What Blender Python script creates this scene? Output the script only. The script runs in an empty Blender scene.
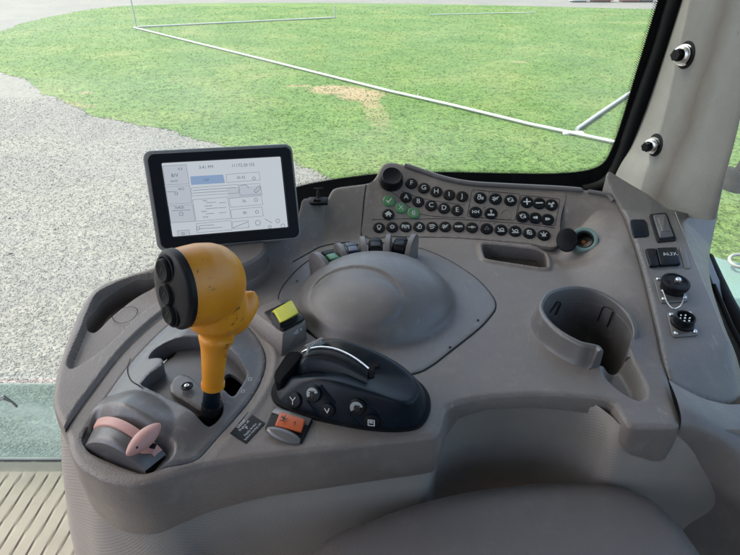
import bpy, bmesh, math, random
import numpy as np
from mathutils import Vector, Matrix
random.seed(7); RNG = np.random.default_rng(7)
scn = bpy.context.scene
COL = scn.collection
rad = math.radians

# ------------------------------------------------------------------ camera
F = 538.0; PITCH = rad(31.0); CH = 0.32          # focal length (px of a 740 wide frame), pitch, height above console top
cam_d = bpy.data.cameras.new('camera'); cam = bpy.data.objects.new('camera', cam_d); COL.objects.link(cam)
cam_d.sensor_width = 36; cam_d.lens = 36*F/740; cam_d.clip_start = 0.02; cam_d.clip_end = 3000
cam.location = (0, 0, CH); cam.rotation_euler = (rad(90)-PITCH, 0, 0); scn.camera = cam
cP, sP = math.cos(PITCH), math.sin(PITCH)
def ray(px, py):
    u = (px-370)/F; v = (277.5-py)/F
    return np.array([u, cP+v*sP, -sP+v*cP])
def Z(px, py, z=0.0):
    d = ray(px, py); t = (z-CH)/d[2]; return np.array([d[0]*t, d[1]*t, z])
def Yp(px, py, y):
    d = ray(px, py); t = y/d[1]; return np.array([d[0]*t, y, CH+d[2]*t])

# plan line where the flat console top turns up into the rear slope
_b = [Z(*p) for p in ((240,285),(289,262),(324,247),(375,241),(420,239),(500,243),(556,248),(600,254),(660,262))]
_bx = np.array([p[0] for p in _b]); _by = np.array([p[1] for p in _b])
def zb(x, y):
    x = np.asarray(x, float); y = np.asarray(y, float)
    s = y-np.interp(x, _bx, _by); w = .014
    a = .80*((s+np.sqrt(s*s+w*w))/2) - .0002
    t = np.clip((x-.225)/.075, 0, 1); t = t*t*(3-2*t); q = np.clip(y-.37, 0, 1)
    b = t*.17*q*q/(q+.03); d = a-b; k = .012
    return (a+b+np.sqrt(d*d+k*k)-np.sqrt(k*k+1e-12)*np.exp(-np.abs(d)/.02))/2
def S(px, py, dz=0.0, zf=None):                            # the point of the console surface (plus dz) that lies along this line of sight
    d = ray(px, py); lo, hi = .1, 2.5
    for _ in range(36):
        m = (lo+hi)/2
        if CH+d[2]*m > float((zf or zb)(d[0]*m, d[1]*m))+dz: lo = m
        else: hi = m
    t = lo; return np.array([d[0]*t, d[1]*t, CH+d[2]*t])
def pxm(p): 
    """metres per pixel at a point"""
    return (p[1]*cP-(p[2]-CH)*sP)/F
def frame(p, n=None, right=(1,0,0)):
    """matrix with local z on the surface normal and local x to the right"""
    p = Vector([float(c) for c in p])
    if n is None:
        e = .003; gx = (zb(p.x+e,p.y)-zb(p.x-e,p.y))/(2*e); gy = (zb(p.x,p.y+e)-zb(p.x,p.y-e))/(2*e)
        n = Vector((-float(gx), -float(gy), 1))
    n = Vector(n).normalized(); r = Vector(right); r = (r-n*r.dot(n)).normalized(); u = n.cross(r)
    m = Matrix((r, u, n)).transposed().to_4x4(); m.translation = p; return m

# ------------------------------------------------------------------ materials
def nm(name):
    m = bpy.data.materials.new(name); m.use_nodes = True; return m, m.node_tree, m.node_tree.nodes['Principled BSDF']
def lnk(t, a, b): t.links.new(a, b)
def node(t, ty, **k):
    n = t.nodes.new(ty)
    for a, b in k.items(): setattr(n, a, b)
    return n
def noise(t, scale, detail=4, rough=.55, vec=None):
    n = node(t, 'ShaderNodeTexNoise'); n.inputs['Scale'].default_value = scale; n.inputs['Detail'].default_value = detail; n.inputs['Roughness'].default_value = rough
    if vec is not None: lnk(t, vec, n.inputs['Vector'])
    return n
def ramp(t, fac, stops):
    r = node(t, 'ShaderNodeValToRGB'); e = r.color_ramp.elements
    while len(e) < len(stops): e.new(.5)
    for i, (p, c) in enumerate(stops):
        e[i].position = p; e[i].color = (*c, 1) if len(c) == 3 else c
    lnk(t, fac, r.inputs['Fac']); return r
def coords(t):
    g = node(t, 'ShaderNodeNewGeometry'); return g.outputs['Position']
def plastic(name, col, rough=.5, grain=620, bump=.12, dust=.25, var=.12, spec=.5, dustcol=(.30,.28,.25), coat=0):
    """moulded plastic: fine leather grain, uneven gloss, a little settled dust and scuffs"""
    m, t, b = nm(name); pos = coords(t)
    n1 = noise(t, 9, 5, .6, pos); n2 = noise(t, 60, 5, .65, pos); n3 = noise(t, grain, 2, .5, pos)
    c = ramp(t, n1.outputs['Fac'], [(.3, [x*(1-var) for x in col]), (.7, [x*(1+var) for x in col])])
    d = ramp(t, n2.outputs['Fac'], [(.52, (0,0,0)), (.8, (dust,)*3)])
    mx = node(t, 'ShaderNodeMix', data_type='RGBA'); lnk(t, d.outputs['Color'], mx.inputs['Factor']); lnk(t, c.outputs['Color'], mx.inputs['A']); mx.inputs['B'].default_value = (*dustcol, 1)
    if dust >= .2:                                  # long faint scuffs
        mp = node(t, 'ShaderNodeMapping'); mp.inputs['Scale'].default_value = (1, .22, .5); mp.inputs['Rotation'].default_value = (.3, .2, .9); lnk(t, pos, mp.inputs['Vector'])
        n7 = noise(t, 260, 3, .6, mp.outputs['Vector']); n8 = noise(t, 17, 3, .6, pos); r7 = ramp(t, n7.outputs['Fac'], [(.60, (0,0,0)), (.68, (.32,)*3)]); r8 = ramp(t, n8.outputs['Fac'], [(.50, (0,0,0)), (.66, (1,1,1))])
        m7 = node(t, 'ShaderNodeMath', operation='MULTIPLY'); lnk(t, r7.outputs['Color'], m7.inputs[0]); lnk(t, r8.outputs['Color'], m7.inputs[1])
        m9 = node(t, 'ShaderNodeMath', operation='ADD'); lnk(t, m7.outputs[0], m9.inputs[0]); lnk(t, d.outputs['Color'], m9.inputs[1]); m9.use_clamp = True
        lnk(t, m9.outputs[0], mx.inputs['Factor'])
    lnk(t, mx.outputs['Result'], b.inputs['Base Color'])
    rr = ramp(t, n2.outputs['Fac'], [(.3, (rough*.85,)*3), (.75, (min(1, rough*1.25),)*3)]); lnk(t, rr.outputs['Color'], b.inputs['Roughness'])
    b.inputs['Specular IOR Level'].default_value = spec
    if coat: b.inputs['Coat Weight'].default_value = coat; b.inputs['Coat Roughness'].default_value = .15
    bp = node(t, 'ShaderNodeBump'); bp.inputs['Strength'].default_value = bump; bp.inputs['Distance'].default_value = .0009
    lnk(t, n3.outputs['Fac'], bp.inputs['Height']); lnk(t, bp.outputs['Normal'], b.inputs['Normal'])
    return m
def flat(name, col, rough=.5, metal=0, spec=.5):
    m, t, b = nm(name); b.inputs['Base Color'].default_value = (*col, 1); b.inputs['Roughness'].default_value = rough
    b.inputs['Metallic'].default_value = metal; b.inputs['Specular IOR Level'].default_value = spec
    n = noise(t, 140, 3, .5, coords(t)); r = ramp(t, n.outputs['Fac'], [(.3, (rough*.8,)*3), (.7, (min(1, rough*1.2),)*3)]); lnk(t, r.outputs['Color'], b.inputs['Roughness'])
    return m
M = {}
M['shell'] = plastic('warm_grey_plastic', (.142,.122,.107), .45, bump=.4, spec=.38)
M['shell2'] = plastic('gate_grey_plastic', (.080,.076,.076), .36, bump=.15, dust=.35)
M['dome'] = plastic('smooth_grey_plastic', (.112,.103,.098), .43, bump=.06, dust=.2)
M['side'] = plastic('side_trim_plastic', (.128,.118,.109), .45, bump=.25)
M['collar'] = plastic('cup_holder_plastic', (.092,.086,.083), .38, bump=.12)
M['dark'] = flat('dark_cavity_plastic', (.007,.0065,.006), .6)
M['seam'] = flat('seam_shadow_gap', (.005,.0045,.004), .8, 0, .2)
M['pod'] = plastic('blue_black_plastic', (.0045,.0085,.0135), .33, bump=.08, spec=.16, dust=.06, dustcol=(.10,.10,.10))
M['black'] = plastic('black_plastic', (.0055,.006,.007), .42, bump=.08, spec=.16, dust=.10, dustcol=(.09,.09,.09))
M['rubber'] = plastic('black_rubber', (.005,.0055,.006), .6, bump=.1, spec=.12, dust=.10, dustcol=(.08,.08,.08))
M['key'] = plastic('key_black', (.005,.0065,.008), .38, bump=.05, spec=.16, dust=.06, dustcol=(.09,.09,.09))
M['key2'] = plastic('key_brown_black', (.010,.0095,.009), .42, bump=.05, spec=.16, dust=.06, dustcol=(.09,.09,.09))
M['keyg'] = plastic('key_green', (.055,.17,.065), .4, bump=.05, dust=.15)
M['white'] = flat('printed_white', (.45,.46,.45), .5)
M['ink'] = flat('printed_dark', (.03,.02,.018), .6)
M['steel'] = flat('zinc_steel', (.62,.62,.60), .28, 1)
M['chrome'] = flat('satin_silver', (.70,.72,.72), .25, .85)
M['amber'] = flat('amber_lamp', (.45,.16,.02), .4)
M['orange'] = plastic('orange_switch', (.40,.075,.018), .42, bump=.05, dust=.15)
M['yellow'] = plastic('yellow_switch', (.42,.40,.008), .42, bump=.05, dust=.1)
M['mark'] = flat('grey_white_marking', (.26,.28,.275), .4)
M['pink'] = plastic('faded_pink_plastic', (.40,.215,.185), .5, bump=.1, dust=.35, dustcol=(.28,.20,.17))
M['plate'] = flat('dull_alloy_plate', (.13,.12,.11), .45, .5)
M['greenlev'] = flat('green_lever_cap', (.03,.16,.06), .4)
M['bluelev'] = flat('blue_black_lever', (.006,.016,.032), .35)
M['bezel'] = plastic('terminal_bezel', (.0035,.0052,.0080), .4, bump=.06, spec=.18, dust=.05, dustcol=(.06,.06,.06))
M['housing'] = plastic('terminal_housing', (.20,.20,.19), .45, bump=.1)
M['socket'] = flat('pale_teal_ring', (.15,.22,.20), .35)
M['guard'] = flat('grey_clear_guard', (.11,.105,.10), .18)
def knob_mat():
    m, t, b = nm('worn_orange_yellow_plastic'); pos = coords(t)
    n1 = noise(t, 22, 4, .6, pos); c = ramp(t, n1.outputs['Fac'], [(.3, (.52,.195,.008)), (.7, (.62,.25,.014))])
    mp = node(t, 'ShaderNodeMapping'); mp.inputs['Scale'].default_value = (1, 1, 2.0); lnk(t, pos, mp.inputs['Vector'])
    n2 = noise(t, 150, 3, .6, mp.outputs['Vector']); n4 = noise(t, 35, 2, .5, pos)
    a = ramp(t, n2.outputs['Fac'], [(.60, (0,0,0)), (.66, (1,1,1))]); a2 = ramp(t, n4.outputs['Fac'], [(.52, (0,0,0)), (.62, (1,1,1))])
    mu = node(t, 'ShaderNodeMath', operation='MULTIPLY'); lnk(t, a.outputs['Color'], mu.inputs[0]); lnk(t, a2.outputs['Color'], mu.inputs[1])
    mx = node(t, 'ShaderNodeMix', data_type='RGBA'); lnk(t, mu.outputs[0], mx.inputs['Factor']); lnk(t, c.outputs['Color'], mx.inputs['A']); mx.inputs['B'].default_value = (.05,.03,.015,1)
    lnk(t, mx.outputs['Result'], b.inputs['Base Color']); b.inputs['Roughness'].default_value = .36
    bp = node(t, 'ShaderNodeBump'); bp.inputs['Strength'].default_value = .25; bp.inputs['Distance'].default_value = .0008; lnk(t, mu.outputs[0], bp.inputs['Height']); bp.invert = True
    lnk(t, bp.outputs['Normal'], b.inputs['Normal']); return m
M['knob'] = knob_mat()
def vinyl_mat(name, col, sc=330, uv=False):
    """perforated trim: rows of small dimples pressed in a grey skin"""
    m, t, b = nm(name); pos = coords(t)
    v = node(t, 'ShaderNodeTexVoronoi'); v.inputs['Scale'].default_value = sc; v.inputs['Randomness'].default_value = .0 if uv else .3
    if uv:
        v.voronoi_dimensions = '2D'; u_ = node(t, 'ShaderNodeUVMap'); mp = node(t, 'ShaderNodeMapping'); mp.inputs['Rotation'].default_value[2] = rad(45); lnk(t, u_.outputs[0], mp.inputs['Vector']); lnk(t, mp.outputs[0], v.inputs['Vector'])
    else: lnk(t, pos, v.inputs['Vector'])
    r = ramp(t, v.outputs['Distance'], [(.18, (0,0,0)), (.42, (1,1,1))])
    n1 = noise(t, 7, 4, .6, pos); c = ramp(t, n1.outputs['Fac'], [(.3, [x*.85 for x in col]), (.7, [x*1.15 for x in col])])
    mx = node(t, 'ShaderNodeMix', data_type='RGBA', blend_type='MULTIPLY'); mx.inputs['Factor'].default_value = .24
    lnk(t, c.outputs['Color'], mx.inputs['A']); lnk(t, r.outputs['Color'], mx.inputs['B']); lnk(t, mx.outputs['Result'], b.inputs['Base Color'])
    bp = node(t, 'ShaderNodeBump'); bp.inputs['Strength'].default_value = .2; bp.inputs['Distance'].default_value = .0010
    lnk(t, r.outputs['Color'], bp.inputs['Height']); lnk(t, bp.outputs['Normal'], b.inputs['Normal']); b.inputs['Roughness'].default_value = .62
    return m
M['vinyl'] = vinyl_mat('perforated_trim', (.245,.222,.195), 420, True)
M['seat'] = plastic('grained_seat_vinyl', (.105,.092,.085), .5, grain=1300, bump=.5, dust=.12, var=.05)

# ------------------------------------------------------------------ object helpers
def thing(name, label, cat, loc, group=None):
    o = bpy.data.objects.new(name, None); o.empty_display_size = .02; COL.objects.link(o)
    o.location = [float(c) for c in loc]; o['label'] = label; o['category'] = cat
    if group: o['group'] = group
    return o
def tag(o, label, cat, group=None, kind=None):
    o['label'] = label; o['category'] = cat
    if group: o['group'] = group
    if kind: o['kind'] = kind
    return o
_wloc = {}
def wloc(p):
    v = Vector((0,0,0))
    while p is not None: v += p.location; p = p.parent
    return v
def mk(name, verts, faces, mat, parent=None, origin=None, smooth=True, sharp=38):
    """one mesh object from WORLD space vertices; its origin sits at `origin` (default: parent's place)"""
    me = bpy.data.meshes.new(name)
    pw = wloc(parent) if parent else Vector((0,0,0))
    o0 = Vector([float(c) for c in origin]) if origin is not None else pw
    me.from_pydata([tuple(float(c) for c in (Vector([float(a) for a in v])-o0)) for v in verts] if len(verts) < 20000 else (np.asarray(verts, float)-np.array(o0)).tolist(), [], faces)
    me.materials.append(mat); me.validate()
    if smooth:
        me.shade_smooth(); me.set_sharp_from_angle(angle=rad(sharp))
    o = bpy.data.objects.new(name, me); COL.objects.link(o)
    if parent: o.parent = parent
    o.location = o0-pw; return o
def mkb(name, bm, mat, parent=None, origin=None, mtx=None, smooth=True, sharp=38):
    if mtx is not None: bmesh.ops.transform(bm, matrix=mtx, verts=bm.verts)
    bmesh.ops.recalc_face_normals(bm, faces=bm.faces)
    bm.verts.index_update()
    o = mk(name, [v.co.copy() for v in bm.verts], [[v.index for v in f.verts] for f in bm.faces], mat, parent, origin, smooth, sharp)
    bm.free(); return o
def box(bm, cx, cy, cz, sx, sy, sz, bev=0, seg=2):
    g = bmesh.ops.create_cube(bm, size=1); vs = g['verts']
    for v in vs: v.co = Vector((v.co.x*sx+cx, v.co.y*sy+cy, v.co.z*sz+cz))
    if bev:
        es = list({e for v in vs for e in v.link_edges})
        bmesh.ops.bevel(bm, geom=es, offset=bev, segments=seg, affect='EDGES', profile=.5)
def lathe(bm, prof, n=32, cx=0, cy=0, wob=None):
    """profile [(r,z)...] turned about local z"""
    rows = []
    for r, z in prof:
        if r < 1e-7: rows.append([bm.verts.new((cx, cy, z))])
        else:
            rows.append([bm.verts.new((cx+(r+(wob(i, z) if wob else 0))*math.cos(2*math.pi*i/n), cy+(r+(wob(i, z) if wob else 0))*math.sin(2*math.pi*i/n), z)) for i in range(n)])
    for a, b in zip(rows, rows[1:]):
        for i in range(n):
            j = (i+1) % n
            if len(a) == 1 and len(b) > 1: bm.faces.new((a[0], b[i], b[j]))
            elif len(b) == 1 and len(a) > 1: bm.faces.new((a[i], b[0], a[j]))
            elif len(a) > 1: bm.faces.new((a[i], b[i], b[j], a[j]))
def tube(bm, pts, r, n=10, caps=True):
    pts = [Vector([float(c) for c in p]) for p in pts]; rows = []; up = Vector((0.13,0.31,.94)).normalized()
    for i, p in enumerate(pts):
        d = (pts[min(i+1, len(pts)-1)]-pts[max(i-1, 0)]).normalized()
        a = d.cross(up)
        if a.length < .05: a = d.cross(Vector((1,0,0)))
        a.normalize(); b = d.cross(a); rr = r[i] if isinstance(r, (list, tuple)) else r
        rows.append([bm.verts.new(p+(a*math.cos(2*math.pi*k/n)+b*math.sin(2*math.pi*k/n))*rr) for k in range(n)])
    for a, b in zip(rows, rows[1:]):
        for k in range(n): bm.faces.new((a[k], a[(k+1) % n], b[(k+1) % n], b[k]))
    if caps: bm.faces.new(rows[0][::-1]); bm.faces.new(rows[-1])
def rrect(w, h, r, n=5, cx=0, cy=0):
    out = []
    for sx, sy, a0 in ((1,1,0),(-1,1,90),(-1,-1,180),(1,-1,270)):
        for k in range(n+1):
            a = rad(a0+90*k/n); out.append((cx+sx*(w/2-r)+r*math.cos(a), cy+sy*(h/2-r)+r*math.sin(a)))
    return out
def prism(bm, poly, z0, z1, bev=0, top=True, bot=True):
    """closed outline raised from z0 to z1 with a small rounded top edge"""
    cx = sum(p[0] for p in poly)/len(poly); cy = sum(p[1] for p in poly)/len(poly)
    lev = [(0, z0)]
    if bev: lev += [(0, z1-bev), (bev*.3, z1-bev*.3), (bev, z1)]
    else: lev += [(0, z1)]
    rows = []; N = len(poly)
    for ins, z in lev:
        row = []
        for i, p in enumerate(poly):
            a = Vector(poly[i-1]); b = Vector(poly[(i+1) % N]); d = (b-a).normalized(); nn = Vector((-d.y, d.x))
            row.append(bm.verts.new((p[0]+nn.x*ins, p[1]+nn.y*ins, z)))
        rows.append(row)
    for a, b in zip(rows, rows[1:]):
        for i in range(N): bm.faces.new((a[i], a[(i+1) % N], b[(i+1) % N], b[i]))
    if top: bm.faces.new(rows[-1])
    if bot: bm.faces.new(rows[0][::-1])
def strokes(bm, lines, w, z=0, closed=False):
    """flat printed line strokes with mitre-less square joints"""
    for li in lines:
        for a, b in zip(li, li[1:]):
            a = Vector(a); b = Vector(b); d = (b-a)
            if d.length < 1e-6: continue
            d.normalize(); nn = Vector((-d.y, d.x))*w/2; e = d*w*.35
            bm.faces.new([bm.verts.new((q.x, q.y, z)) for q in (a-e+nn, a-e-nn, b+e-nn, b+e+nn)])
def circ(cx, cy, r, n=14, a0=0, a1=360):
    return [(cx+r*math.cos(rad(a0+(a1-a0)*i/n)), cy+r*math.sin(rad(a0+(a1-a0)*i/n))) for i in range(n+1)]
def text(name, s, size, mat, parent, mtx, align='CENTER', sx=1.0, ext=0.0):
    """lettering as real mesh on the surface; mtx in world space"""
    cu = bpy.data.curves.new('lettering', 'FONT'); cu.body = s; cu.size = size; cu.align_x = align; cu.align_y = 'CENTER'; cu.extrude = ext; cu.resolution_u = 2
    tmp = bpy.data.objects.new('lettering', cu); COL.objects.link(tmp)
    dg = bpy.context.evaluated_depsgraph_get(); me = bpy.data.meshes.new_from_object(tmp.evaluated_get(dg))
    vs = [mtx @ Vector((v.co.x*sx, v.co.y, v.co.z)) for v in me.vertices]; fs = [list(p.vertices) for p in me.polygons]
    bpy.data.objects.remove(tmp); bpy.data.curves.remove(cu); bpy.data.meshes.remove(me)
    return mk(name, vs, fs, mat, parent, smooth=False)
def cr(pts, n=8, closed=True):
    """Catmull-Rom through points"""
    P = [np.asarray(p, float) for p in pts]; N = len(P); out = []
    for i in range(N if closed else N-1):
        if closed: p0, p1, p2, p3 = P[i-1], P[i], P[(i+1) % N], P[(i+2) % N]
        else: p0, p1, p2, p3 = P[max(i-1, 0)], P[i], P[i+1], P[min(i+2, N-1)]
        for k in range(n):
            t = k/n; out.append(.5*((2*p1)+(p2-p0)*t+(2*p0-5*p1+4*p2-p3)*t*t+(3*p1-p0-3*p2+p3)*t**3))
    if not closed: out.append(P[-1])
    return out
def sdf(poly, X, Y):
    poly = np.asarray([p[:2] for p in poly], float); shp = X.shape; x = X.ravel(); y = Y.ravel()
    best = np.full(x.shape, 1e9); ins = np.zeros(x.shape, bool); N = len(poly)
    for i in range(N):
        ax, ay = poly[i]; bx, by = poly[(i+1) % N]; dx, dy = bx-ax, by-ay; L = dx*dx+dy*dy
        if L < 1e-14: continue
        t = np.clip(((x-ax)*dx+(y-ay)*dy)/L, 0, 1); q = (x-ax-t*dx)**2+(y-ay-t*dy)**2; best = np.minimum(best, q)
        if ay != by:
            c = (ay > y) != (by > y); ins ^= c & (x < (bx-ax)*(y-ay)/(by-ay)+ax)
    d = np.sqrt(best); return np.where(ins, -d, d).reshape(shp)
def sstep(a, b, v):
    t = np.clip((v-a)/(b-a), 0, 1); return t*t*(3-2*t)
def sheet(name, outer, zf, mat, parent=None, holes=(), step=.0016, r=.005, levels=((0,-.03),), hr=.002, hlev=((0,-.02),), origin=None, sharp=38):
    """a moulded top surface over a plan outline: height zf(x,y), rounded rim, walls going down; each hole has its own rounded lip and walls"""
    outer = [p[:2] for p in outer]; A = np.array(outer); mn = A.min(0)-2*step; mx = A.max(0)+2*step
    xs = np.arange(mn[0], mx[0], step); ys = np.arange(mn[1], mx[1], step)
    X, Y = np.meshgrid(xs, ys); nx, ny = len(xs), len(ys)
    def D(X, Y):
        d = sdf(outer, X, Y); w = np.full(d.shape, -1)
        for i, h in enumerate(holes):
            e = -sdf(h, X, Y); w = np.where(e > d, i, w); d = np.maximum(d, e)
        return d, w
    d, _ = D(X, Y); x = X.ravel().copy(); y = Y.ravel().copy(); df = d.ravel()
    near = np.where(np.abs(df) < .75*step)[0]; e = step*.2
    for _ in range(3):
        a, b = x[near], y[near]; d0, _w = D(a, b); gx = (D(a+e, b)[0]-D(a-e, b)[0])/(2*e); gy = (D(a, b+e)[0]-D(a, b-e)[0])/(2*e)
        g = np.maximum(gx*gx+gy*gy, .2); x[near] -= d0*gx/g; y[near] -= d0*gy/g
    ok = df < 0; ok[near] = True
    idx = np.arange(nx*ny).reshape(ny, nx); q = np.stack([idx[:-1,:-1], idx[:-1,1:], idx[1:,1:], idx[1:,:-1]], -1).reshape(-1, 4)
    okq = ok[q]; full = q[okq.all(1)]; three = q[okq.sum(1) == 3]; m3 = ok[three]
    faces = full.tolist()+[[v for v, k in zip(f, mm) if k] for f, mm in zip(three.tolist(), m3.tolist())]
    used = np.unique(np.concatenate([np.array(f) for f in ([full.ravel()]+[np.array([v for f in faces[len(full):] for v in f], int)])])).astype(int)
    remap = -np.ones(nx*ny, int); remap[used] = np.arange(len(used)); faces = [[int(remap[v]) for v in f] for f in faces]
    x = x[used]; y = y[used]; d, w = D(x, y); z = zf(x, y)
    rr = np.where(w < 0, r, hr); k = np.clip((d+rr)/np.maximum(rr, 1e-9), 0, 1)*.8; z = z-rr*(1-np.sqrt(np.maximum(0, 1-k*k)))
    V = np.stack([x, y, z], 1)
    # walls from the open edges
    cnt = {}
    for f in faces:
        for a, b in zip(f, f[1:]+f[:1]):
            cnt[(a, b)] = 1
    bnd = [(a, b) for (a, b) in cnt if (b, a) not in cnt]
    bv = sorted({v for e_ in bnd for v in e_}); bi = {v: i for i, v in enumerate(bv)}
    bx, by, bz = x[bv], y[bv], z[bv]; d0, w0 = D(bx, by); e = step*.5
    gx = (D(bx+e, by)[0]-D(bx-e, by)[0])/(2*e); gy = (D(bx, by+e)[0]-D(bx, by-e)[0])/(2*e); g = np.maximum(np.hypot(gx, gy), .3); gx /= g; gy /= g
    nl = max(len(levels), len(hlev)); base = len(V); rows = [V]
    for li in range(nl):
        lo = levels[min(li, len(levels)-1)]; lh = hlev[min(li, len(hlev)-1)]
        dzo = lo[1](bx, by) if callable(lo[1]) else np.full(bx.shape, lo[1]); out = lo[0](bx, by) if callable(lo[0]) else np.full(bx.shape, lo[0])
        o_ = np.where(w0 < 0, out, lh[0]); dz = np.where(w0 < 0, dzo, lh[1]); rows.append(np.stack([bx+gx*o_, by+gy*o_, bz+dz], 1))
    n = len(bv); ex = []
    rb = np.where(w0 < 0, r, hr)
    for kk in (.90, .97, 1.0):
        ex.append(np.stack([bx+gx*rb*(kk-.8), by+gy*rb*(kk-.8), bz-rb*(.6-math.sqrt(max(0, 1-kk*kk)))], 1))
    sh = np.stack([gx*rb*.2, gy*rb*.2, -rb*.6*0], 1)
    rows = [V]+ex+[q_+sh*np.array([1,1,0])-np.array([0,0,1])*np.maximum(0, 0) for q_ in rows[1:]]; nl += 3
    for q_ in rows[4:]: q_[:, 2] = np.minimum(q_[:, 2], rows[3][:, 2]-1e-5)
    for (a, b) in bnd:
        for li in range(nl):
            u0 = a if li == 0 else base+(li-1)*n+bi[a]; u1 = b if li == 0 else base+(li-1)*n+bi[b]
            faces.append([u1, u0, base+li*n+bi[a], base+li*n+bi[b]])
    return mk(name, np.concatenate(rows), faces, mat, parent, origin, True, sharp)
def slab(name, poly3, mat, parent=None, origin=None, thick=None):
    """flat n-gon from world points"""
    return mk(name, poly3, [list(range(len(poly3)))], mat, parent, origin, smooth=False)
def grid_patch(name, fn, nu, nv, mat, parent=None, origin=None, closed_u=False):
    vs = [fn(i/(nu if closed_u else nu-1), j/(nv-1)) for j in range(nv) for i in range(nu)]; fs = []
    for j in range(nv-1):
        for i in range(nu if closed_u else nu-1):
            k = (i+1) % nu; fs.append([j*nu+i, j*nu+k, (j+1)*nu+k, (j+1)*nu+i])
    return mk(name, vs, fs, mat, parent, origin)
def copy_tree(o, parent=None):
    c = o.copy(); COL.objects.link(c); c.parent = parent
    for ch in list(o.children): copy_tree(ch, c)
    return c
def path(pxs, n=6, closed=True, dz=0.0):
    return [S(p[0], p[1], dz) for p in cr(pxs, n, closed)]
def seam(name, pxs, parent, w=.0011, dz=.0004, closed=False, zf=None, n=6, mat=None):
    """thin dark parting gap following the surface"""
    pts = cr([S(*p)[:2] for p in pxs], n, closed); bm = bmesh.new(); zf = zf or zb; L = []
    for i, p in enumerate(pts):
        a = pts[i-1] if (closed or i > 0) else pts[0]; b = pts[(i+1) % len(pts)] if (closed or i < len(pts)-1) else pts[-1]
        d = (b-a)/max(1e-9, np.linalg.norm(b-a)); nn = np.array([-d[1], d[0]])*w/2
        L.append([bm.verts.new((q[0], q[1], float(zf(q[0], q[1]))+dz)) for q in (p+nn, p-nn)])
    for i in range(len(L) if closed else len(L)-1):
        a, b = L[i], L[(i+1) % len(L)]; bm.faces.new((a[0], b[0], b[1], a[1]))
    return mkb(name, bm, mat or M['seam'], parent, smooth=False)
exec_parts = []

# ================================================================== CONTROL CONSOLE
console = thing('control_console', 'large warm grey moulded side console with cup holder, dome and perforated trim under the windscreen', 'console', (0, .45, 0))
pl = lambda pxs, dz=0.0: [S(p[0], p[1], dz)[:2] for p in pxs]
# outline of the top
out_px = [(200,250),(176,258),(153,268),(120,279),(99,289),(84,306),(70,339),(60,370),(55,395),(56,411),(62,424),(68,436),(70,450),(77,463),(89,472),(103,479),(118,483),(134,484),(148,482),(166,476),(184,470),
          (204,465),(250,457.5),(323,449),(372,443),(424,437),(436,434),(441,425),(445,412),(452,404),(478,398),(508,395),(536,393.5),(575,395),(610,400),(618,408),(626,421),(634,426),(655,426),(679,424),
          (674,401),(668,378),(657,330),(645,278),(632,235),(623,212),(611,194),
          (600,191),(585,189),(562,187),(540,186),(500,184),(470,182),(445,177),(425,171),(410,166),(400,163),(391,161.5),(384,163),(380,168),(376,176),(369,182),(352,184.5),(336,187),(331,191),(327,198),(318,198),(304,197.5),(301,205),(297,220),(290,233),(262,238),(232,243)]
outer = [p for p in pl(out_px)]
outer = cr(outer, 3)
shelf = cr(pl([(158,275),(140,278),(122,283.5),(106,291),(95,300),(85.3,324),(76,346),(69,364),(72,371),(80,368),(97,357),(116,341),(134,322),(158,304),(175,292),(172,278)]), 4)
pocket = cr(pl([(154,276),(146,277),(136,279),(122,284),(108,291),(97,301),(89,315),(85.5,325),(92,328.5),(98,325),(108,315),(121,304),(136,293),(150,285),(156,280)]), 4)
mod_px = [(81,438),(88,424),(97,411),(113,388),(130,365),(149,344),(168,326),(188,314),(210,309),(234,315),(250,329),(260,343),(265,356),(264,370),(258,386),(248,402),(232,421),(217,437),(199,457),(185,463),(168,466),(146,473),(133,471),(112,463),(96,456),(86,449)]
module = cr(pl(mod_px), 4)
slot = cr(pl([(482,247),(488,245),(515,248),(541,251.5),(546,255),(547,265),(543,269),(515,265),(488,260.5),(484,257)]), 4)
rim_px = [(604,350,.024),(600,345,.024),(592,342.5,.024),(581,340,.024),(564,331,.024),(552,321,.024),(545.5,312,.024),(544,304,.024),(550,294,.023),(562,289,.022),(578,287.5,.021),(598,291.6,.020),(617,303,.018),(629,317,.015),(633,330,.010),(631,342,.004),(627,356,.001)]
rim = [Z(*p) for p in rim_px]
rimc = cr(rim, 6, closed=False)
cuphole = [p[:2] for p in rimc]
chan = cr(pl([(603,372),(611,383),(624,393),(638,400),(646,397),(646,385),(640,373),(632,361),(626,352),(612,352)]), 5)
module_hole = module
sock_c = S(581, 239)
leftp = cr(pl([(58,434),(66,430),(76,412),(94,387),(120,353),(145,328),(168,310),(195,296),(215,285),(215,240),(150,240),(60,280),(30,350),(30,434)]), 3)
def zbody(x, y):
    z = zb(x, y)
    z = z - .0085*sstep(.0012, -.0020, sdf(shelf, x, y))
    z = z + .0038*sstep(.0022, -.0018, sdf(leftp, x, y))*sstep(.56, .50, y)
    z = z - .016*sstep(.002, -.010, sdf(chan, x, y))
    d = sdf(slot, x, y); z = z + .0030*sstep(.0075, .002, d)*sstep(-.004, .001, d)
    d = sdf(cuphole, x, y); z = z + .006*np.exp(-np.maximum(d, 0)/.010)*(1-sstep(.004, -.004, sdf(chan, x, y)))*sstep(.34, .37, y)
    dm = sdf(module, x, y); z = z + .0018*np.exp(-((dm-.009)/.0035)**2)*sstep(-.02, .04, x+.11)     # raised bead round the gate
    q = np.hypot(x-sock_c[0], (y-sock_c[1])*1.1); z = z - .006*sstep(.062, .030, q)
    return z
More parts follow.
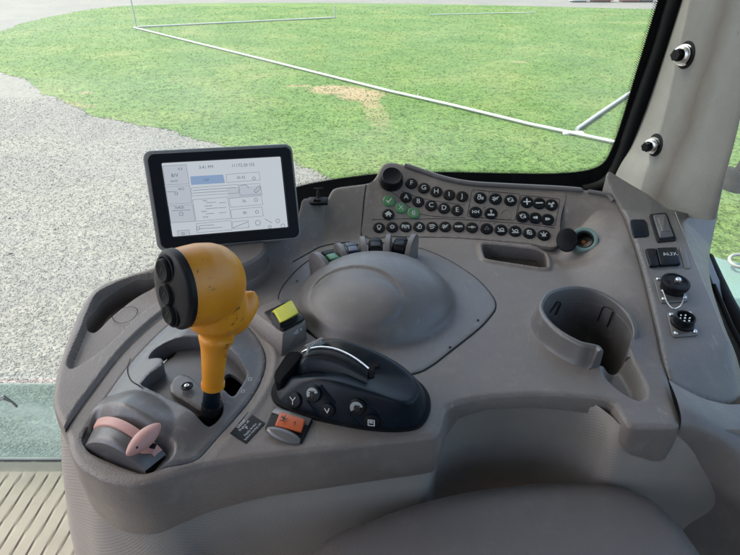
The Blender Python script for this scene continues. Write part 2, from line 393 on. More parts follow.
def apron(x, y):                                    # how far the hard shell comes down below its rim
    x = np.asarray(x); y = np.asarray(y)
    nose = -.062; run = -.046
    d = np.interp(x, [-.32,-.285,-.25,-.19,-.15,-.08,.06,.075,.10,.20,.215,.235,.3], [-.012,-.018,-.045,-.060,-.056,-.046,-.042,-.018,-.013,-.018,-.032,-.040,-.036])
    return np.where(y > .60, -.10, np.where((y > .42) & (x < -.1), -.030, d))
body = sheet('shell', outer, zbody, M['shell'], console, holes=[pocket, module_hole, slot, cuphole], step=.0013, r=.0045,
             levels=((.0010, lambda x, y: .35*apron(x, y)), (.0004, lambda x, y: .93*apron(x, y)), (-.002, apron), (-.012, lambda x, y: apron(x, y)-.0005)), hr=.0022, hlev=((-.002,-.012),(-.006,-.034)))
for nme, pg, z0 in (('tray_floor', pocket, -.034), ('slot_floor', slot, -.024)):
    base = np.mean(np.array(pg), 0); sl = [(base[0]+(p[0]-base[0])*1.12, base[1]+(p[1]-base[1])*1.12) for p in pg]
    slab(nme, [(p[0], p[1], float(zb(base[0], base[1]))+z0) for p in sl], M['shell2'], console)
bm = bmesh.new()                                    # ribs in the storage slot
for k, yy in enumerate((252.5, 258)):
    a = S(492, yy-2, -.010); b = S(537, yy+3, -.010); tube(bm, [a, b], .0010, 6)
mkb('slot_rib', bm, M['dark'], console)

# perforated side trim under the hard shell
o_arr = np.array(outer)
def in_px(p): return p
low = [((52,402),-.010,(44,400),-.36),((55,424),-.016,(40,470),-.36),((66,446),-.030,(42,560),-.36),((76,466),-.045,(46,640),-.36),((100,480),-.058,(70,760),-.36),((130,487),-.060,(120,820),-.36),((160,483),-.056,(170,850),-.36),((190,470),-.050,(205,860),-.36),
       ((250,459),-.044,(262,850),-.36),((330,449),-.042,(335,830),-.36),((400,441),-.040,(392,800),-.36),((430,438),-.040,(418,780),-.36),((439,430),-.030,(428,760),-.36),((446,414),-.014,(440,700),-.36),((456,406),-.010,(460,640),-.36),((500,398),-.010,(500,600),-.36),((560,397),-.010,(545,600),-.36),
       ((590,401),-.014,(575,640),-.36),((606,412),-.022,(590,690),-.36),((620,424),-.034,(604,720),-.36),((640,429),-.038,(630,720),-.36),((690,430),-.038,(700,720),-.36),((800,430),-.038,(830,720),-.36)]
tp = []; bt = []
for (a, za, b_, zb_) in low:
    p = Z(a[0], a[1], 0); p[2] = za+.004; tp.append(p)
def off_in(p, q, r, d):                              # inward offset along a polyline
    t = (r-p)[:2]; t = t/max(1e-9, np.linalg.norm(t)); return np.array([q[0]-t[1]*d, q[1]+t[0]*d, q[2]])
tp2 = [off_in(tp[max(i-1,0)], tp[i], tp[min(i+1,len(tp)-1)], .0045) for i in range(len(tp))]
flare = [.05,.048,.045,.04,.035,.03,.025,.02,.015,.01,.006,.004,.002,0,-.02,-.035,-.03,-.01,0,0,0,0,0]
rows_ = []
tp3 = [off_in(tp[max(i-1,0)], tp[i], tp[min(i+1,len(tp)-1)], .0065) for i in range(len(tp))]
for p in tp3: p[2] = -.0065
rows_.append(cr(tp3, 5, closed=False))
for k, (zz, ff) in enumerate(((0,0),(-.02,.10),(-.06,.30),(-.14,.6),(-.26,.9),(-.55,1.3))):
    r_ = [off_in(tp2[max(i-1,0)], tp2[i], tp2[min(i+1,len(tp2)-1)], -flare[i]*ff)+np.array([0,0,zz]) for i in range(len(tp2))]
    rows_.append(cr(r_, 5, closed=False))
nU = len(rows_[0])
vt = grid_patch('perforated_trim', lambda u, v: rows_[int(round(v*(len(rows_)-1)))][int(round(u*(nU-1)))], nU, len(rows_), M['vinyl'], console)

arc = np.concatenate([[0], np.cumsum([np.linalg.norm(rows_[3][i+1]-rows_[3][i]) for i in range(nU-1)])]); ver = np.concatenate([[0], np.cumsum([np.linalg.norm(rows_[j+1][nU//2]-rows_[j][nU//2]) for j in range(len(rows_)-1)])])
uvl = vt.data.uv_layers.new(name='UVMap'); li_ = np.empty(len(vt.data.loops), int); vt.data.loops.foreach_get('vertex_index', li_); uvl.data.foreach_set('uv', np.stack([arc[li_ % nU], ver[li_//nU]], 1).ravel())

# cup holder collar
bm = bmesh.new(); cols = []
ctr = np.mean([p[:2] for p in rim], 0)
for i, p in enumerate(rimc):
    a = rimc[max(i-1, 0)]; b = rimc[min(i+1, len(rimc)-1)]; t = (b-a)[:2]; t /= max(1e-9, np.linalg.norm(t)); nn = np.array([t[1], -t[0]])
    if np.dot(nn, p[:2]-ctr) < 0: nn = -nn
    if i < 5 or i > len(rimc)-5: pass
    zt = max(p[2], .0005); T = .0052
    prof = [(-.0035,-.062),(-.001,-.02),(0, zt-.0022),(.0006, zt-.0007),(.0022, zt),(T-.0018, zt-.0002),(T-.0004, zt-.0014),(T+.0002, zt-.0036),(T+.0018, min(.006, zt-.004) if zt > .006 else zt-.005),(T+.006,-.0005),(T+.011,-.004)]
    cols.append([bm.verts.new((p[0]+nn[0]*o, p[1]+nn[1]*o, z)) for o, z in prof])
for a, b in zip(cols, cols[1:]):
    for k in range(len(a)-1): bm.faces.new((a[k], b[k], b[k+1], a[k+1]))
bm.faces.new(cols[0]); bm.faces.new(cols[-1][::-1])
cup = mkb('cup_holder', bm, M['collar'], console, sharp=45)
slab('cup_floor', [(ctr[0]+.05*math.cos(a), ctr[1]+.06*math.sin(a), -.060) for a in np.linspace(0, 2*math.pi, 30, endpoint=False)], M['collar'], cup)
def on_rim(px, py, z):                               # inner wall point seen at this place
    d = ray(px, py); best = None
    for p in rimc:
        t = p[1]/d[1]; q = np.array([d[0]*t, p[1], CH+d[2]*t]); e = abs(q[0]-p[0])
        if p[1] > ctr[1] and (best is None or e < best[0]): best = (e, q)
    return best[1]
for clip in ([(598,320),(603,307),(606,305.5),(613,309),(614,311),(608,326)], [(549,312),(557,301),(559,301),(560,303),(555,314)]):
    pts = [on_rim(*c, 0) for c in clip]; pts = [np.array([ctr[0]+(p[0]-ctr[0])*.965, ctr[1]+(p[1]-ctr[1])*.965, p[2]]) for p in pts]
    bm = bmesh.new(); tube(bm, pts, .0008, 6); mkb('clip_slot', bm, M['dark'], cup)
# fine parting gaps
seam('panel_gap', [(293,262),(309,253),(324,246),(350,242)], console, w=.0012)
seam('panel_gap', [(385,205),(372,241)], console, w=.0012) if False else seam('panel_gap', [(366,185),(364,200),(362,222),(361,238)], console, w=.0012)
seam('panel_gap', [(566,196),(562,215),(557,247)], console, w=.0012)
seam('oval_mark', [(113,312),(122,306),(133,305),(137,309),(132,317),(121,321),(113,318)], console, w=.0007, dz=-.0027, closed=True)
# dust and wear is in the plastic itself; four tiny screw holes
for px, py in ((297,281),(478,320),(450,347)):
    bm = bmesh.new(); m_ = frame(S(px, py, .0022)); g = bmesh.ops.create_circle(bm, cap_ends=True, radius=.0013, segments=12, matrix=m_); mkb('screw_hole', bm, M['seam'], console)

# ------------------------------------------------------------------ dome cover with lever guards
dome_px = [(309,261),(296,272),(284,286),(279,299),(283,312),(306,330),(330,348),(360,366),(395,374),(416,373),(432,365),(449,352),(478,329),(491,315),(495,307),(492,297),(476,279),(449,261),(424,250),(402,245),(380,243.5),(350,246),(328,252)]
domep = cr(pl(dome_px), 5)
dc = Z(376, 301)[:2]; mc = Z(355, 295, .030)[:2]; DA, DB = .083, .083
def zdome(x, y):
    z = zb(x, y)*.4+.0016
    rho = np.hypot((x-dc[0])/DA, (y-dc[1])/DB); f = np.maximum(0, 1-rho**2)
    hd = .042*f**.58; hd = np.where(rho > .9, np.minimum(hd, hd), hd)
    w = .008; fl = np.exp(-((np.maximum(rho, .86)-.86)/.12)**2)
    h = np.maximum(hd, .0155*fl*(rho >= .80)); h = np.where(rho < .80, hd, h)
    a = rad(-29); u = ((x-mc[0])*math.cos(a)+(y-mc[1])*math.sin(a))/.051; v = (-(x-mc[0])*math.sin(a)+(y-mc[1])*math.cos(a))/.036
    r2 = u*u+v*v; m = np.maximum(0, 1-r2)**.5
    target = .021+.011*v+.003*u+.013*m
    target = np.clip(target, h-.0025, h+.008)
    hm = np.where(r2 < 1, target*sstep(1.0, .93, r2)+h*(1-sstep(1.0, .93, r2)), h)
    h = .5*(hm)+.5*hm
    return z+h
dome = sheet('dome_cover', domep, zdome, M['dome'], console, step=.0016, r=.0012, levels=((0,-.004),), sharp=60)
m_ = dome.modifiers.new('soften', 'SMOOTH'); m_.factor = .5; m_.iterations = 1
seam('cover_gap', dome_px, console, w=.0026, closed=True, dz=.0006)

# levers and guards behind the dome
spool = thing('spool_lever_bank', 'row of small dark lever caps between grey fin guards at the back of the dome', 'levers', S(365,255))
fin_px = [(320,268),(341,259),(363,252),(388,249.5),(412,249.5)]
fps = [S(px, py, .016) for px, py in fin_px]
def fin_mesh():
    bm = bmesh.new(); prof = [(-.022,-.022),(-.021,-.004),(-.017,.006),(-.010,.0125),(-.001,.0155),(.007,.0150),(.0125,.0115),(.0155,.005),(.0165,-.004),(.017,-.022)]
    prof = [tuple(p) for p in cr(prof, 4, closed=False)]
    T = .0029; A = [bm.verts.new((a, -T*.75, b)) for a, b in prof]
    B = [bm.verts.new((a*.93, -T, b*.93)) for a, b in prof]; C_ = [bm.verts.new((a*.93, T, b*.93)) for a, b in prof]; D_ = [bm.verts.new((a, T*.75, b)) for a, b in prof]
    for L, R in ((A, D_), (B, A), (D_, C_)):
        for i in range(len(L)-1): bm.faces.new((L[i], L[i+1], R[i+1], R[i]))
    bm.faces.new(B); bm.faces.new(C_[::-1]); return bm
for p in fps:
    v = np.array([p[0]-dc[0], p[1]-dc[1]+.035]); a = math.atan2(v[1], v[0])
    bm = fin_mesh(); mt = Matrix.Translation(Vector([float(c) for c in p])) @ Matrix.Rotation(a, 4, 'Z') @ Matrix.Rotation(rad(8), 4, 'Y') @ Matrix.Scale(1.15, 4)
    mkb('lever_guard', bm, M['dome'], spool, mtx=mt, origin=p, sharp=50)
for k, (i, mat) in enumerate(((0, 'greenlev'), (1, 'bluelev'), (2, 'black'), (3, 'black'))):
    p = (fps[i]+fps[i+1])/2+np.array([0,0,.004]); v = np.array([p[0]-dc[0], p[1]-dc[1]+.035]); a = math.atan2(v[1], v[0]); bm = bmesh.new()
    box(bm, -.001, 0, -.001, .031, .0175, .017, .006, 4); box(bm, .006, 0, .0072, .010, .0125, .003, .0012, 2)
    mt = Matrix.Translation(Vector([float(c) for c in p])) @ Matrix.Rotation(a, 4, 'Z')
    lv = mkb('lever_cap', bm, M['black'] if mat != 'bluelev' else M['bluelev'], spool, mtx=mt, origin=p)
    bm = bmesh.new(); box(bm, -.006, 0, .0068, .014, .0125, .0045, .002, 3); mkb('coloured_insert', bm, M[mat], lv, mtx=mt, origin=p)

# ------------------------------------------------------------------ shift gate insert
gate_px = [(149,362),(153,354),(160,349.5),(170,346.5),(184,345),(200,345),(216,348),(229,355),(239,363),(247,374),(246.5,381),(240,392),(234,400),(228,398),(221,394),(222.5,402),(224,412),(220,421),(212.5,428),(206,429),(194,420),(178,411),(160,402),(144,394),(144,390),(151,382),(159,377),(165,371.5),(163,366.5),(155,364)]
gate = cr(pl(gate_px), 2)
hb = Z(128,405)[:2]; he = Z(205,350)[:2]
def hill(x, y, c, a, b, ang): 
    ca, sa = math.cos(ang), math.sin(ang); u = ((x-c[0])*ca+(y-c[1])*sa)/a; v = (-(x-c[0])*sa+(y-c[1])*ca)/b
    return np.maximum(0, 1-u*u-v*v)
gc = Z(165,390)[:2]
ang_g = math.atan2((Z(240,330)-Z(110,440))[1], (Z(240,330)-Z(110,440))[0])
dr = [Z(86,447), Z(144,469.5), Z(160,453), Z(96,421)]              # drum opening: front-left, front-right, back-right, back-left
drump = [p[:2] for p in cr([Z(*p) for p in ((84,441),(90,428),(97,421),(106,424),(130,434),(152,445),(165,452),(158,460),(147,470),(140,470),(118,464),(97,454),(86,447))], 4)]
def zmod(x, y):
    d = sdf(module, x, y); t = sstep(.000, -.035, d)
    z = .0015+.009*t
    z = z+.010*hill(x, y, Z(128,424)[:2], .045, .026, ang_g-math.pi/2)**1.0*1.0
    z = z-.008*sstep(.010, -.002, sdf(drump, x, y))
    return z
M['plate2'] = plastic('gate_plate_plastic', (.060,.057,.057), .38, bump=.1, dust=.35, dustcol=(.16,.15,.14))
gp = sheet('gate_panel', module, zmod, M['shell2'], console, holes=[gate, drump], step=.0014, r=.0022, levels=((-.0002,-.012),), hr=.0016, hlev=((-.0005,-.012),(-.0012,-.020)))
def inset(poly, d):
    c = np.mean(np.array([p[:2] for p in poly]), 0); return [(c[0]+(p[0]-c[0])*(1+d), c[1]+(p[1]-c[1])*(1+d)) for p in poly]
# the curved plate inside the gate, with two dark cut-outs the lever moves in
g2 = inset(gate, .10)
cut1 = cr(pl([(224,371),(231,369),(240,374),(246,381),(240,391),(233,399),(225,395),(218,389)]), 3)
cut2 = cr(pl([(199,409),(208,411),(214,403),(224,406),(225,418),(213,430),(205,431),(192,421)]), 3)
cut3 = cr(pl([(146,366),(151,353),(160,347),(176,343),(172,351),(164,357),(158,363),(155,368)]), 3)
def zin(x, y):
    c = gc; u = ((x-c[0])*math.cos(ang_g)+(y-c[1])*math.sin(ang_g)); v = (-(x-c[0])*math.sin(ang_g)+(y-c[1])*math.cos(ang_g))
    return -.003 - 2.2*v*v - .3*u*u
inner = sheet('gate_plate', g2, zin, M['plate2'], gp, holes=[cut1, cut2, cut3], step=.0014, r=.001, levels=((0,-.003),), hr=.0008, hlev=((0,-.004),))
slab('gate_well', [(p[0], p[1], -.034) for p in inset(module, .0)], M['dark'], gp)
padc = cr(pl([(172,384),(180,377),(190,378.5),(199,386),(209,392),(214,398),(209,407),(200,409),(186,402),(172,394)]), 3)
sheet('gate_pad', padc, lambda x, y: zin(x, y)+.0060, M['shell2'], gp, step=.0014, r=.0016, levels=((.0004,-.008),))
bm = bmesh.new(); lathe(bm, [(.0052,0),(.0052,.0006),(.0042,.0010),(.0040,.0002),(0,.0002)], 24)
scp = Z(187,386.5,.0060); mkb('screw_seat', bm, M['black'], gp, mtx=frame(scp, (0,0,1)))
bm = bmesh.new(); lathe(bm, [(.0020,.0002),(.0020,.0016),(.0011,.0018),(.0010,.0004),(0,.0004)], 16); mkb('screw', bm, M['steel'], gp, mtx=frame(scp, (0,0,1)))
for cx, cy, w, h in ((250,379,.0024,.0036),(243,391,.0024,.0030)):
    bm = bmesh.new(); strokes(bm, [[(-w/2,-h/2),(w/2,-h/2),(w/2,h/2),(-w/2,h/2),(-w/2,-h/2)]], .0006); mkb('gate_mark', bm, M['mark'], gp, mtx=frame(Z(cx, cy, .0095), (0,0,1)), smooth=False)
seam('lobe_line', [(131,360),(128,372),(133,386),(146,398)], gp, w=.0008, dz=.0006, zf=zmod)
seam('raised_edge_gap', [(66,433),(77,415),(95,390),(121,356),(146,331),(167,314)], console, w=.0008, dz=.0008, zf=zbody)

# ------------------------------------------------------------------ hand throttle: drum, pink band and pink grip
thr = thing('hand_throttle', 'faded pink grip and band on a grey drum at the console front corner', 'lever', Z(120,445))
P00, P10, P11, P01 = [np.array(p) for p in (Z(85,445), Z(145,470.5), Z(166,454), Z(97,421))]
def drum(u, w, lift=0.0):
    b = (P00*(1-u)+P10*u)*(1-w)+(P01*(1-u)+P11*u)*w
    e = 1-(2*u-1)**2; end = 1-.22*max(0, 1-w/.25)**2
    return np.array([b[0], b[1], -.0005+(.0165*e**.95)*end+lift])
drm = grid_patch('drum', lambda u, w: drum(u, w), 40, 14, M['shell2'], thr)
grid_patch('drum_end', lambda u, w: np.array([*(drum(u, 0)[:2]), drum(u, 0)[2]*(w)+(1-w)*-.012])+np.array([0,-.0012*(1-w),0]), 40, 5, M['shell2'], drm)
def band(u, v):
    uu = .03+.94*u; prof = [(.60,-.002),(.60,.0014),(.62,.0020),(.80,.0022),(.97,.0020),(.99,.0014),(.99,-.002)]; k = v*6; i = min(5, int(k)); f = k-i
    w = prof[i][0]*(1-f)+prof[i+1][0]*f; l = prof[i][1]*(1-f)+prof[i+1][1]*f; return drum(uu, w, l)
grid_patch('band', band, 40, 13, M['pink'], thr)
ga, gb = Z(127.5,457,.020), Z(159.5,422,.028); gm = (ga+gb)/2; bm = bmesh.new()
ax = Vector([float(c) for c in (gb-ga)]); L = ax.length
bmesh.ops.create_uvsphere(bm, u_segments=36, v_segments=24, radius=1)
for v in bm.verts:
    c = v.co; s = 1-.25*abs(c.x)**2; v.co = Vector((c.x*L/2, c.y*.0068*s*(1+.06*c.x), c.z*.0060*s))
grip = mkb('grip', bm, M['pink'], thr, mtx=frame(gm, (0,-.15,1), right=ax), origin=gm)
bm = bmesh.new(); box(bm, 0, 0, 0, .010, .008, .016, .002, 2); mkb('grip_neck', bm, M['pink'], thr, mtx=frame(Z(146,443,.016), (0,0,1)))
bm = bmesh.new(); box(bm, 0, 0, 0, .004, .0045, .0015, .0004, 1); mkb('clip', bm, M['black'], thr, mtx=frame(Z(153,446,.0175), (0.3,0,1)))
bm = bmesh.new(); bmesh.ops.create_circle(bm, cap_ends=True, radius=.0009, segments=10); mkb('pin', bm, M['black'], thr, mtx=frame(Z(137,447.5,.0305), (0,-.5,1)))

# ================================================================== DEVICES ON THE CONSOLE
# ------------------------------------------------------------------ key panel
kp = thing('key_panel', 'sloping key panel of round lettered and symbol keys with a big rotary knob', 'keypad', S(450,210))
kp_px = [(368,186),(377,180),(381,171),(386,165.5),(393,164),(401,166),(412,171),(425,175.5),(445,181.5),(470,186.5),(500,188.5),(540,191.5),(565,194),(561,216),(556,247),(530,244),(500,241.5),(470,239),(440,237.5),(400,236.5),(364,237),(365,212)]
kpo = cr(pl(kp_px), 4)
sheet('panel', kpo, lambda x, y: zb(x, y)+.0012, M['shell'], kp, step=.0016, r=.0009, levels=((0,-.004),), hr=.001)
def groove(pxs, w=.0006, closed=True, parent=kp, dz=.00135, n=1):
    seam('group_outline', pxs, parent, w=w, dz=dz, closed=closed, n=n, mat=M['seam'])
def rr_px(c):                                        # rounded quad in px
    out = []
    for i in range(4):
        p = np.array(c[i]); a = np.array(c[i-1]); b = np.array(c[(i+1) % 4])
        for t in (.14, .05): out.append(p+(a-p)*t)
        for t in (.03, .08): out.append(p+(b-p)*t)
    return out
groove(rr_px([(472,190.5),(520,195),(515,221.5),(467,217.5)]))
groove(rr_px([(521,196),(560,200),(555,227),(516,222)]))
groove([(384,189),(396,196),(420,215),(465,219)], closed=False, n=4); groove([(402,192),(430,201),(465,206)], closed=False, n=4)
groove([(372,220.5),(420,220),(470,221),(515,224),(555,229)], closed=False, n=4)
# knob
def knurl(i, z): return .0006 if i % 2 else 0
kc = S(391,181,.001); kr = 10.6*pxm(kc); bm = bmesh.new()
lathe(bm, [(kr*1.15,0),(kr*1.13,.001),(kr*1.04,.0018),(kr*1.02,.011),(kr*.96,.0135),(kr*.86,.0145),(kr*.80,.0140),(0,.0140)], 48, wob=lambda i, z: (.0005 if (i % 3 == 0 and .001 < z < .0125) else 0))
mkb('rotary_knob', bm, M['black'], kp, mtx=frame(kc))
# keys
def icon(kind, r):
    a = r*.50; L = []
    if kind == 'check': L = [[(-a*.8,0),(-a*.2,-a*.75),(a*.85,a*.85)]]
    elif kind == 'home': L = [[(-a,0),(0,a*.95),(a,0)],[(-a*.55,-.1*a),(-a*.55,-a*.8)],[(a*.55,-.1*a),(a*.55,-a*.8)],[(-a*.6,-a*.2),(a*.6,-a*.2)],[(-a*.4,a*.25),(a*.4,a*.25)],[(0,a*.1),(0,a*.8)]]
    elif kind == 'swap': L = [circ(0,0,a*.55),[(-a*.2,a*.9),(-a*.2,-a*.9)],[(a*.4,a*.9),(a*.4,-a*.9)]]
    elif kind == 'lamp': L = [circ(0,a*.15,a*.65),[(-a*.3,-a*.5),(-a*.3,-a),(a*.3,-a),(a*.3,-a*.5)]]
    elif kind == 'ring': L = [circ(0,0,a*.62),circ(0,0,a*.5)]
    elif kind == 'bench': L = [[(-a*1.2,-a*.7),(-a*1.2,a*.5),(-a*.4,a*.5),(-a*.4,-a*.7)],[(a*.1,-a*.7),(a*.1,a*.5),(a*1.1,a*.5),(a*1.1,-a*.7)],[(-a*.8,a*.4),(-a*.8,-a*.2)],[(a*.6,a*.4),(a*.6,-a*.2)]]
    elif kind == 'hand': L = [[(-a*.8,-a*.2),(-a*.1,-a*.9),(a*.7,-a*.7),(a*.8,a*.3),(a*.2,a*.9)],[(-a*.2,-.2*a),(a*.4,a*.8)],[(-a*.3,a*.1),(0,a*.9)]]
    elif kind == 'hitch': L = [[(-a,a*.5),(a*.3,a*.8),(a,a*.3)],[(-a*.8,-a*.1),(a*.5,a*.2)],[(-a*.6,-a*.7),(0,-a*.8),(a*.7,-a*.3)]]
    elif kind == 'plough': L = [[(-a,-a*.4),(a,a*.6)],[(-a*.5,-a*.2),(-a*.5,-a*.9)],[(0,0),(0,-a*.6)],[(a*.5,a*.3),(a*.5,-a*.3)],[(-a*.9,a*.3),(-a*.2,a*.5)]]
    elif kind == 'fan': L = [circ(0,0,a*.25,8)]+[[(0,0),(a*.9*math.cos(rad(t)),a*.9*math.sin(rad(t))),(a*.9*math.cos(rad(t+35)),a*.9*math.sin(rad(t+35))),(0,0)] for t in (20,140,260)]
    elif kind == 'dash': L = [[(-a*1.2,0),(-a*.5,0)],[(-a*.2,a*.3),(-a*.2,-a*.3),(a*.4,-a*.3),(a*.4,a*.3),(-a*.2,a*.3)],[(a*.7,0),(a*1.2,0)]]
    elif kind == 'bars': L = [[(-a*1.1,-a*.25),(-a*1.1,a*.3)],[(-a*.7,-a*.25),(-a*.7,a*.3)],[(-a*.3,-a*.25),(a*.2,-a*.25),(a*.2,a*.3),(-a*.3,a*.3),(-a*.3,-a*.25)],[(a*.55,-a*.25),(a*.55,a*.3),(a*1.1,a*.3),(a*1.1,-a*.25)]]
    elif kind == 'tractor': L = [circ(-a*.35,-a*.25,a*.5,10),circ(a*.7,-a*.5,a*.25,8),[(-a*.2,a*.3),(a*.2,a*.3),(a*.3,0),(a*.95,0),(a*.95,-a*.3)],[(-a*.6,a*.35),(-a*.6,a*.9),(a*.1,a*.9),(a*.2,a*.3)]]
    elif kind == 'diff': L = [[(-a,a*.5),(-a,-a*.5)],[(-a,0),(-a*.4,0)],circ(0,0,a*.4,8),[(a*.4,0),(a,0)],[(a,a*.5),(a,-a*.5)]]
    elif kind == 'seat': L = [[(-a*.2,a),(a*.1,-a*.1),(a*.1,-a*.5)],[(-a,-a*.5),(a,-a*.5)],[(-a,-a*.85),(a*1.0,-a*.85)],circ(.1*a,a*.7,a*.25,6)]
    elif kind == 'plus': L = [[(-a,0),(a,0)],[(0,-a),(0,a)]]
    elif kind == 'minus': L = [[(-a,0),(a,0)]]
    elif kind == 'cycle': L = [circ(0,0,a*.75,10,20,160),circ(0,0,a*.75,10,200,340),[(-a*.95,a*.55),(-a*.75,0),(-a*.2,.2*a)],[(a*.95,-a*.55),(a*.75,0),(a*.2,-.2*a)]]
    elif kind == 'first': L = [[(-a*.7,0),(a*.1,0)],[(-a*.7,0),(-a*.1,a*.35)],[(-a*.7,0),(-a*.1,-a*.35)],[(a*.6,a*.4),(a*.6,-a*.4)],[(a*.3,a*.4),(a*.3,-a*.4)]]
    elif kind == 'last': L = [[(a*.7,0),(-a*.1,0)],[(a*.7,0),(a*.1,a*.35)],[(a*.7,0),(a*.1,-a*.35)],[(-a*.6,a*.4),(-a*.6,-a*.4)],[(-a*.3,a*.4),(-a*.3,-a*.4)]]
    elif kind == 'dark': L = [[(-a*.7,-a*.5),(0,a*.7),(a*.7,-a*.5),(-a*.7,-a*.5)]]
    elif kind == 'work': L = [circ(a*.35,-a*.1,a*.5,10),[(-a,-a*.75),(a,-a*.75)],[(-a*.9,a*.6),(-a*.5,-a*.3),(-a*.1,-a*.3)]]
    elif kind == 'beacon': L = [[(-a*.5,-a*.6),(-a*.4,a*.2),(a*.4,a*.2),(a*.5,-a*.6),(-a*.5,-a*.6)],[(-a,a*.6),(-a*.6,a*.3)],[(a,a*.6),(a*.6,a*.3)],[(0,a*.5),(0,a)],[(-a*.3,-.2*a),(a*.3,-.2*a)]]
    elif kind == 'pump': L = [circ(a*.35,-a*.35,a*.4,8),circ(-a*.4,-a*.2,a*.35,8),[(-a*.7,a*.3),(a*.1,a*.8),(a*.7,a*.5)],[(-a*.8,a*.7),(-a*.2,a*.9)]]
    return L
keys = [(411.3,183.7,'F'),(423.7,188.3,'G'),(436.2,192,'H'),(449,195,'I'),(462,196.7,'J'),(406,197.6,'A'),(418.2,201.9,'B'),(431,205.8,'C'),(443.9,208.5,'D'),(457,210.5,'E'),
 (388.7,201.2,'check','g'),(400.8,208.2,'X','g'),(413.3,213.4,'swap','g'),(388.3,214.7,'home'),(379,227.8,'lamp'),(392.1,227.5,'ring'),(405.5,227.2,'bench'),(419,227.2,'hand'),(432,227.2,'hitch'),(445,227,'plough'),(458.6,227.2,'bars'),(471.8,227.8,'dash'),
 (486.6,228.9,'dark','k'),(500.8,230.1,'work','k'),(515,231.4,'work','k'),(529.2,233.4,'pump','k'),(543.6,235.4,'beacon','k'),
 (480,198,'tractor','k'),(495.3,199.2,'plough','k'),(510.3,200.5,'cycle','k'),(475.5,212.4,'diff','k'),(490.8,213.6,'seat','k'),(506,214.7,None,'b'),
 (526.8,202.3,'plus','k'),(539,203.6,'minus','k'),(551.2,205.1,'fan','k'),(522.7,216.8,'cycle','k'),(535.1,218.2,'first','k'),(547.4,219.7,'last','k')]
for kk in keys:
    px, py, g = kk[:3]; ty = kk[3] if len(kk) > 3 else ''
    p = S(px, py, .0012); r = (6.1 if ty == 'k' else 5.8)*pxm(p); m_ = frame(p, right=(1,-.06,0)); bm = bmesh.new()
    mat = {'g': M['keyg'], 'k': M['key'], 'b': M['shell'], '': M['key2']}[ty]; h = .0004 if ty == 'b' else .0020
    if ty == 'b': lathe(bm, [(r*1.0,-.001),(r*1.0,h),(r*.9,h+.0002),(r*.84,h-.0006),(0,h-.0006)], 28)
    else: lathe(bm, [(r*1.08,-.001),(r*1.06,.0006),(r*.99,.0008),(r*.97,h-.0004),(r*.88,h),(r*.6,h-.0002),(0,h-.00035)], 28)
    key = mkb('key', bm, mat, kp, mtx=m_, origin=p)
    if g and len(g) == 1:
        mt = m_ @ Matrix.Translation((0,0,h+.0001)); text('letter', g, r*1.25, M['white'] if g != 'X' else M['white'], key, mt)
    elif g:
        bm = bmesh.new(); strokes(bm, icon(g, r), r*(.20 if g in ('check','plus','minus','ring','home') else .13), z=h+.0001)
        mkb('symbol', bm, M['white'] if g != 'dark' else M['amber'] if False else M['white'] if g != 'dark' else M['plate'], key, mtx=m_, smooth=False)
    if ty == 'k' and g not in ('plus','minus','fan','cycle','first','last') or g == 'cycle' and px < 515:
        c = S(px-6.2, py-6.4, .0014); bm = bmesh.new(); box(bm, 0, 0, 0, .0013, .0009, .0005)
        mkb('indicator_lamp', bm, M['amber'] if g == 'cycle' else M['seam'], kp, mtx=frame(c), smooth=False)

# ------------------------------------------------------------------ terminal on its mount
r0, r1, r2, r3 = ray(144.5,152.5), ray(291.5,145), ray(301,238), ray(160,250.5)      # outer corners, clockwise from top left
A_ = np.stack([r1, -r2, r3], 1); t1, t2, t3 = np.linalg.solve(A_, r0)
sc = .565/np.mean([r0[1], t1*r1[1], t2*r2[1], t3*r3[1]]); Q0, Q1, Q2, Q3 = r0*sc+[0,0,CH], r1*t1*sc+[0,0,CH], r2*t2*sc+[0,0,CH], r3*t3*sc+[0,0,CH]
ex = Vector(Q1-Q0); ey = Vector(Q0-Q3); W_, H_ = ex.length, ey.length; cen = Vector((Q0+Q1+Q2+Q3)/4)
print('TERMINAL', W_, H_, math.degrees(ex.angle(ey)), cen, ex.cross(ey).normalized())
exn = ex.normalized(); nz = ex.cross(ey).normalized(); eyn = ey.normalized()
TM = Matrix((exn, eyn, nz)).transposed().to_4x4(); TM.translation = cen
mon = thing('terminal_screen', 'display terminal with a lit pale screen in a black bezel behind the yellow joystick', 'screen', (cen.x, cen.y, 0))
bm = bmesh.new(); prism(bm, rrect(W_+.0045, H_+.0040, .009, cx=-.0012), -.018, -.0048, .002); prism(bm, rrect(W_*.86, H_*.84, .012), -.034, -.0175, top=False)
mkb('housing', bm, M['housing'], mon, mtx=TM)
def scr(u, v, z=0): return ((u-.5)*W_, (.5-v)*H_, z)
sx0, sx1, sy0, sy1 = .098, .912, .115, .868
bm = bmesh.new(); o_ = rrect(W_-.0025, H_-.0025, .0075, 6); N_ = len(o_)
iw, ih = (sx1-sx0)*W_, (sy1-sy0)*H_; icx, icy = ((sx0+sx1)/2-.5)*W_, (.5-(sy0+sy1)/2)*H_
i_ = rrect(iw, ih, .0012, 6, icx, icy)
def ring(pts, z): return [bm.verts.new((p[0], p[1], z)) for p in pts]
R_ = [ring(o_, -.0065), ring(o_, -.0008), ring([(p[0]*.988, p[1]*.982) for p in o_], .0004), ring([(icx+(p[0]-icx)*1.025, icy+(p[1]-icy)*1.035) for p in i_], .0004), ring([(icx+(p[0]-icx)*1.01, icy+(p[1]-icy)*1.015) for p in i_], -.0006), ring(i_, -.003)]
for a, b in zip(R_, R_[1:]):
    for i in range(N_): bm.faces.new((a[i], a[(i+1) % N_], b[(i+1) % N_], b[i]))
mkb('bezel', bm, M['bezel'], mon, mtx=TM)
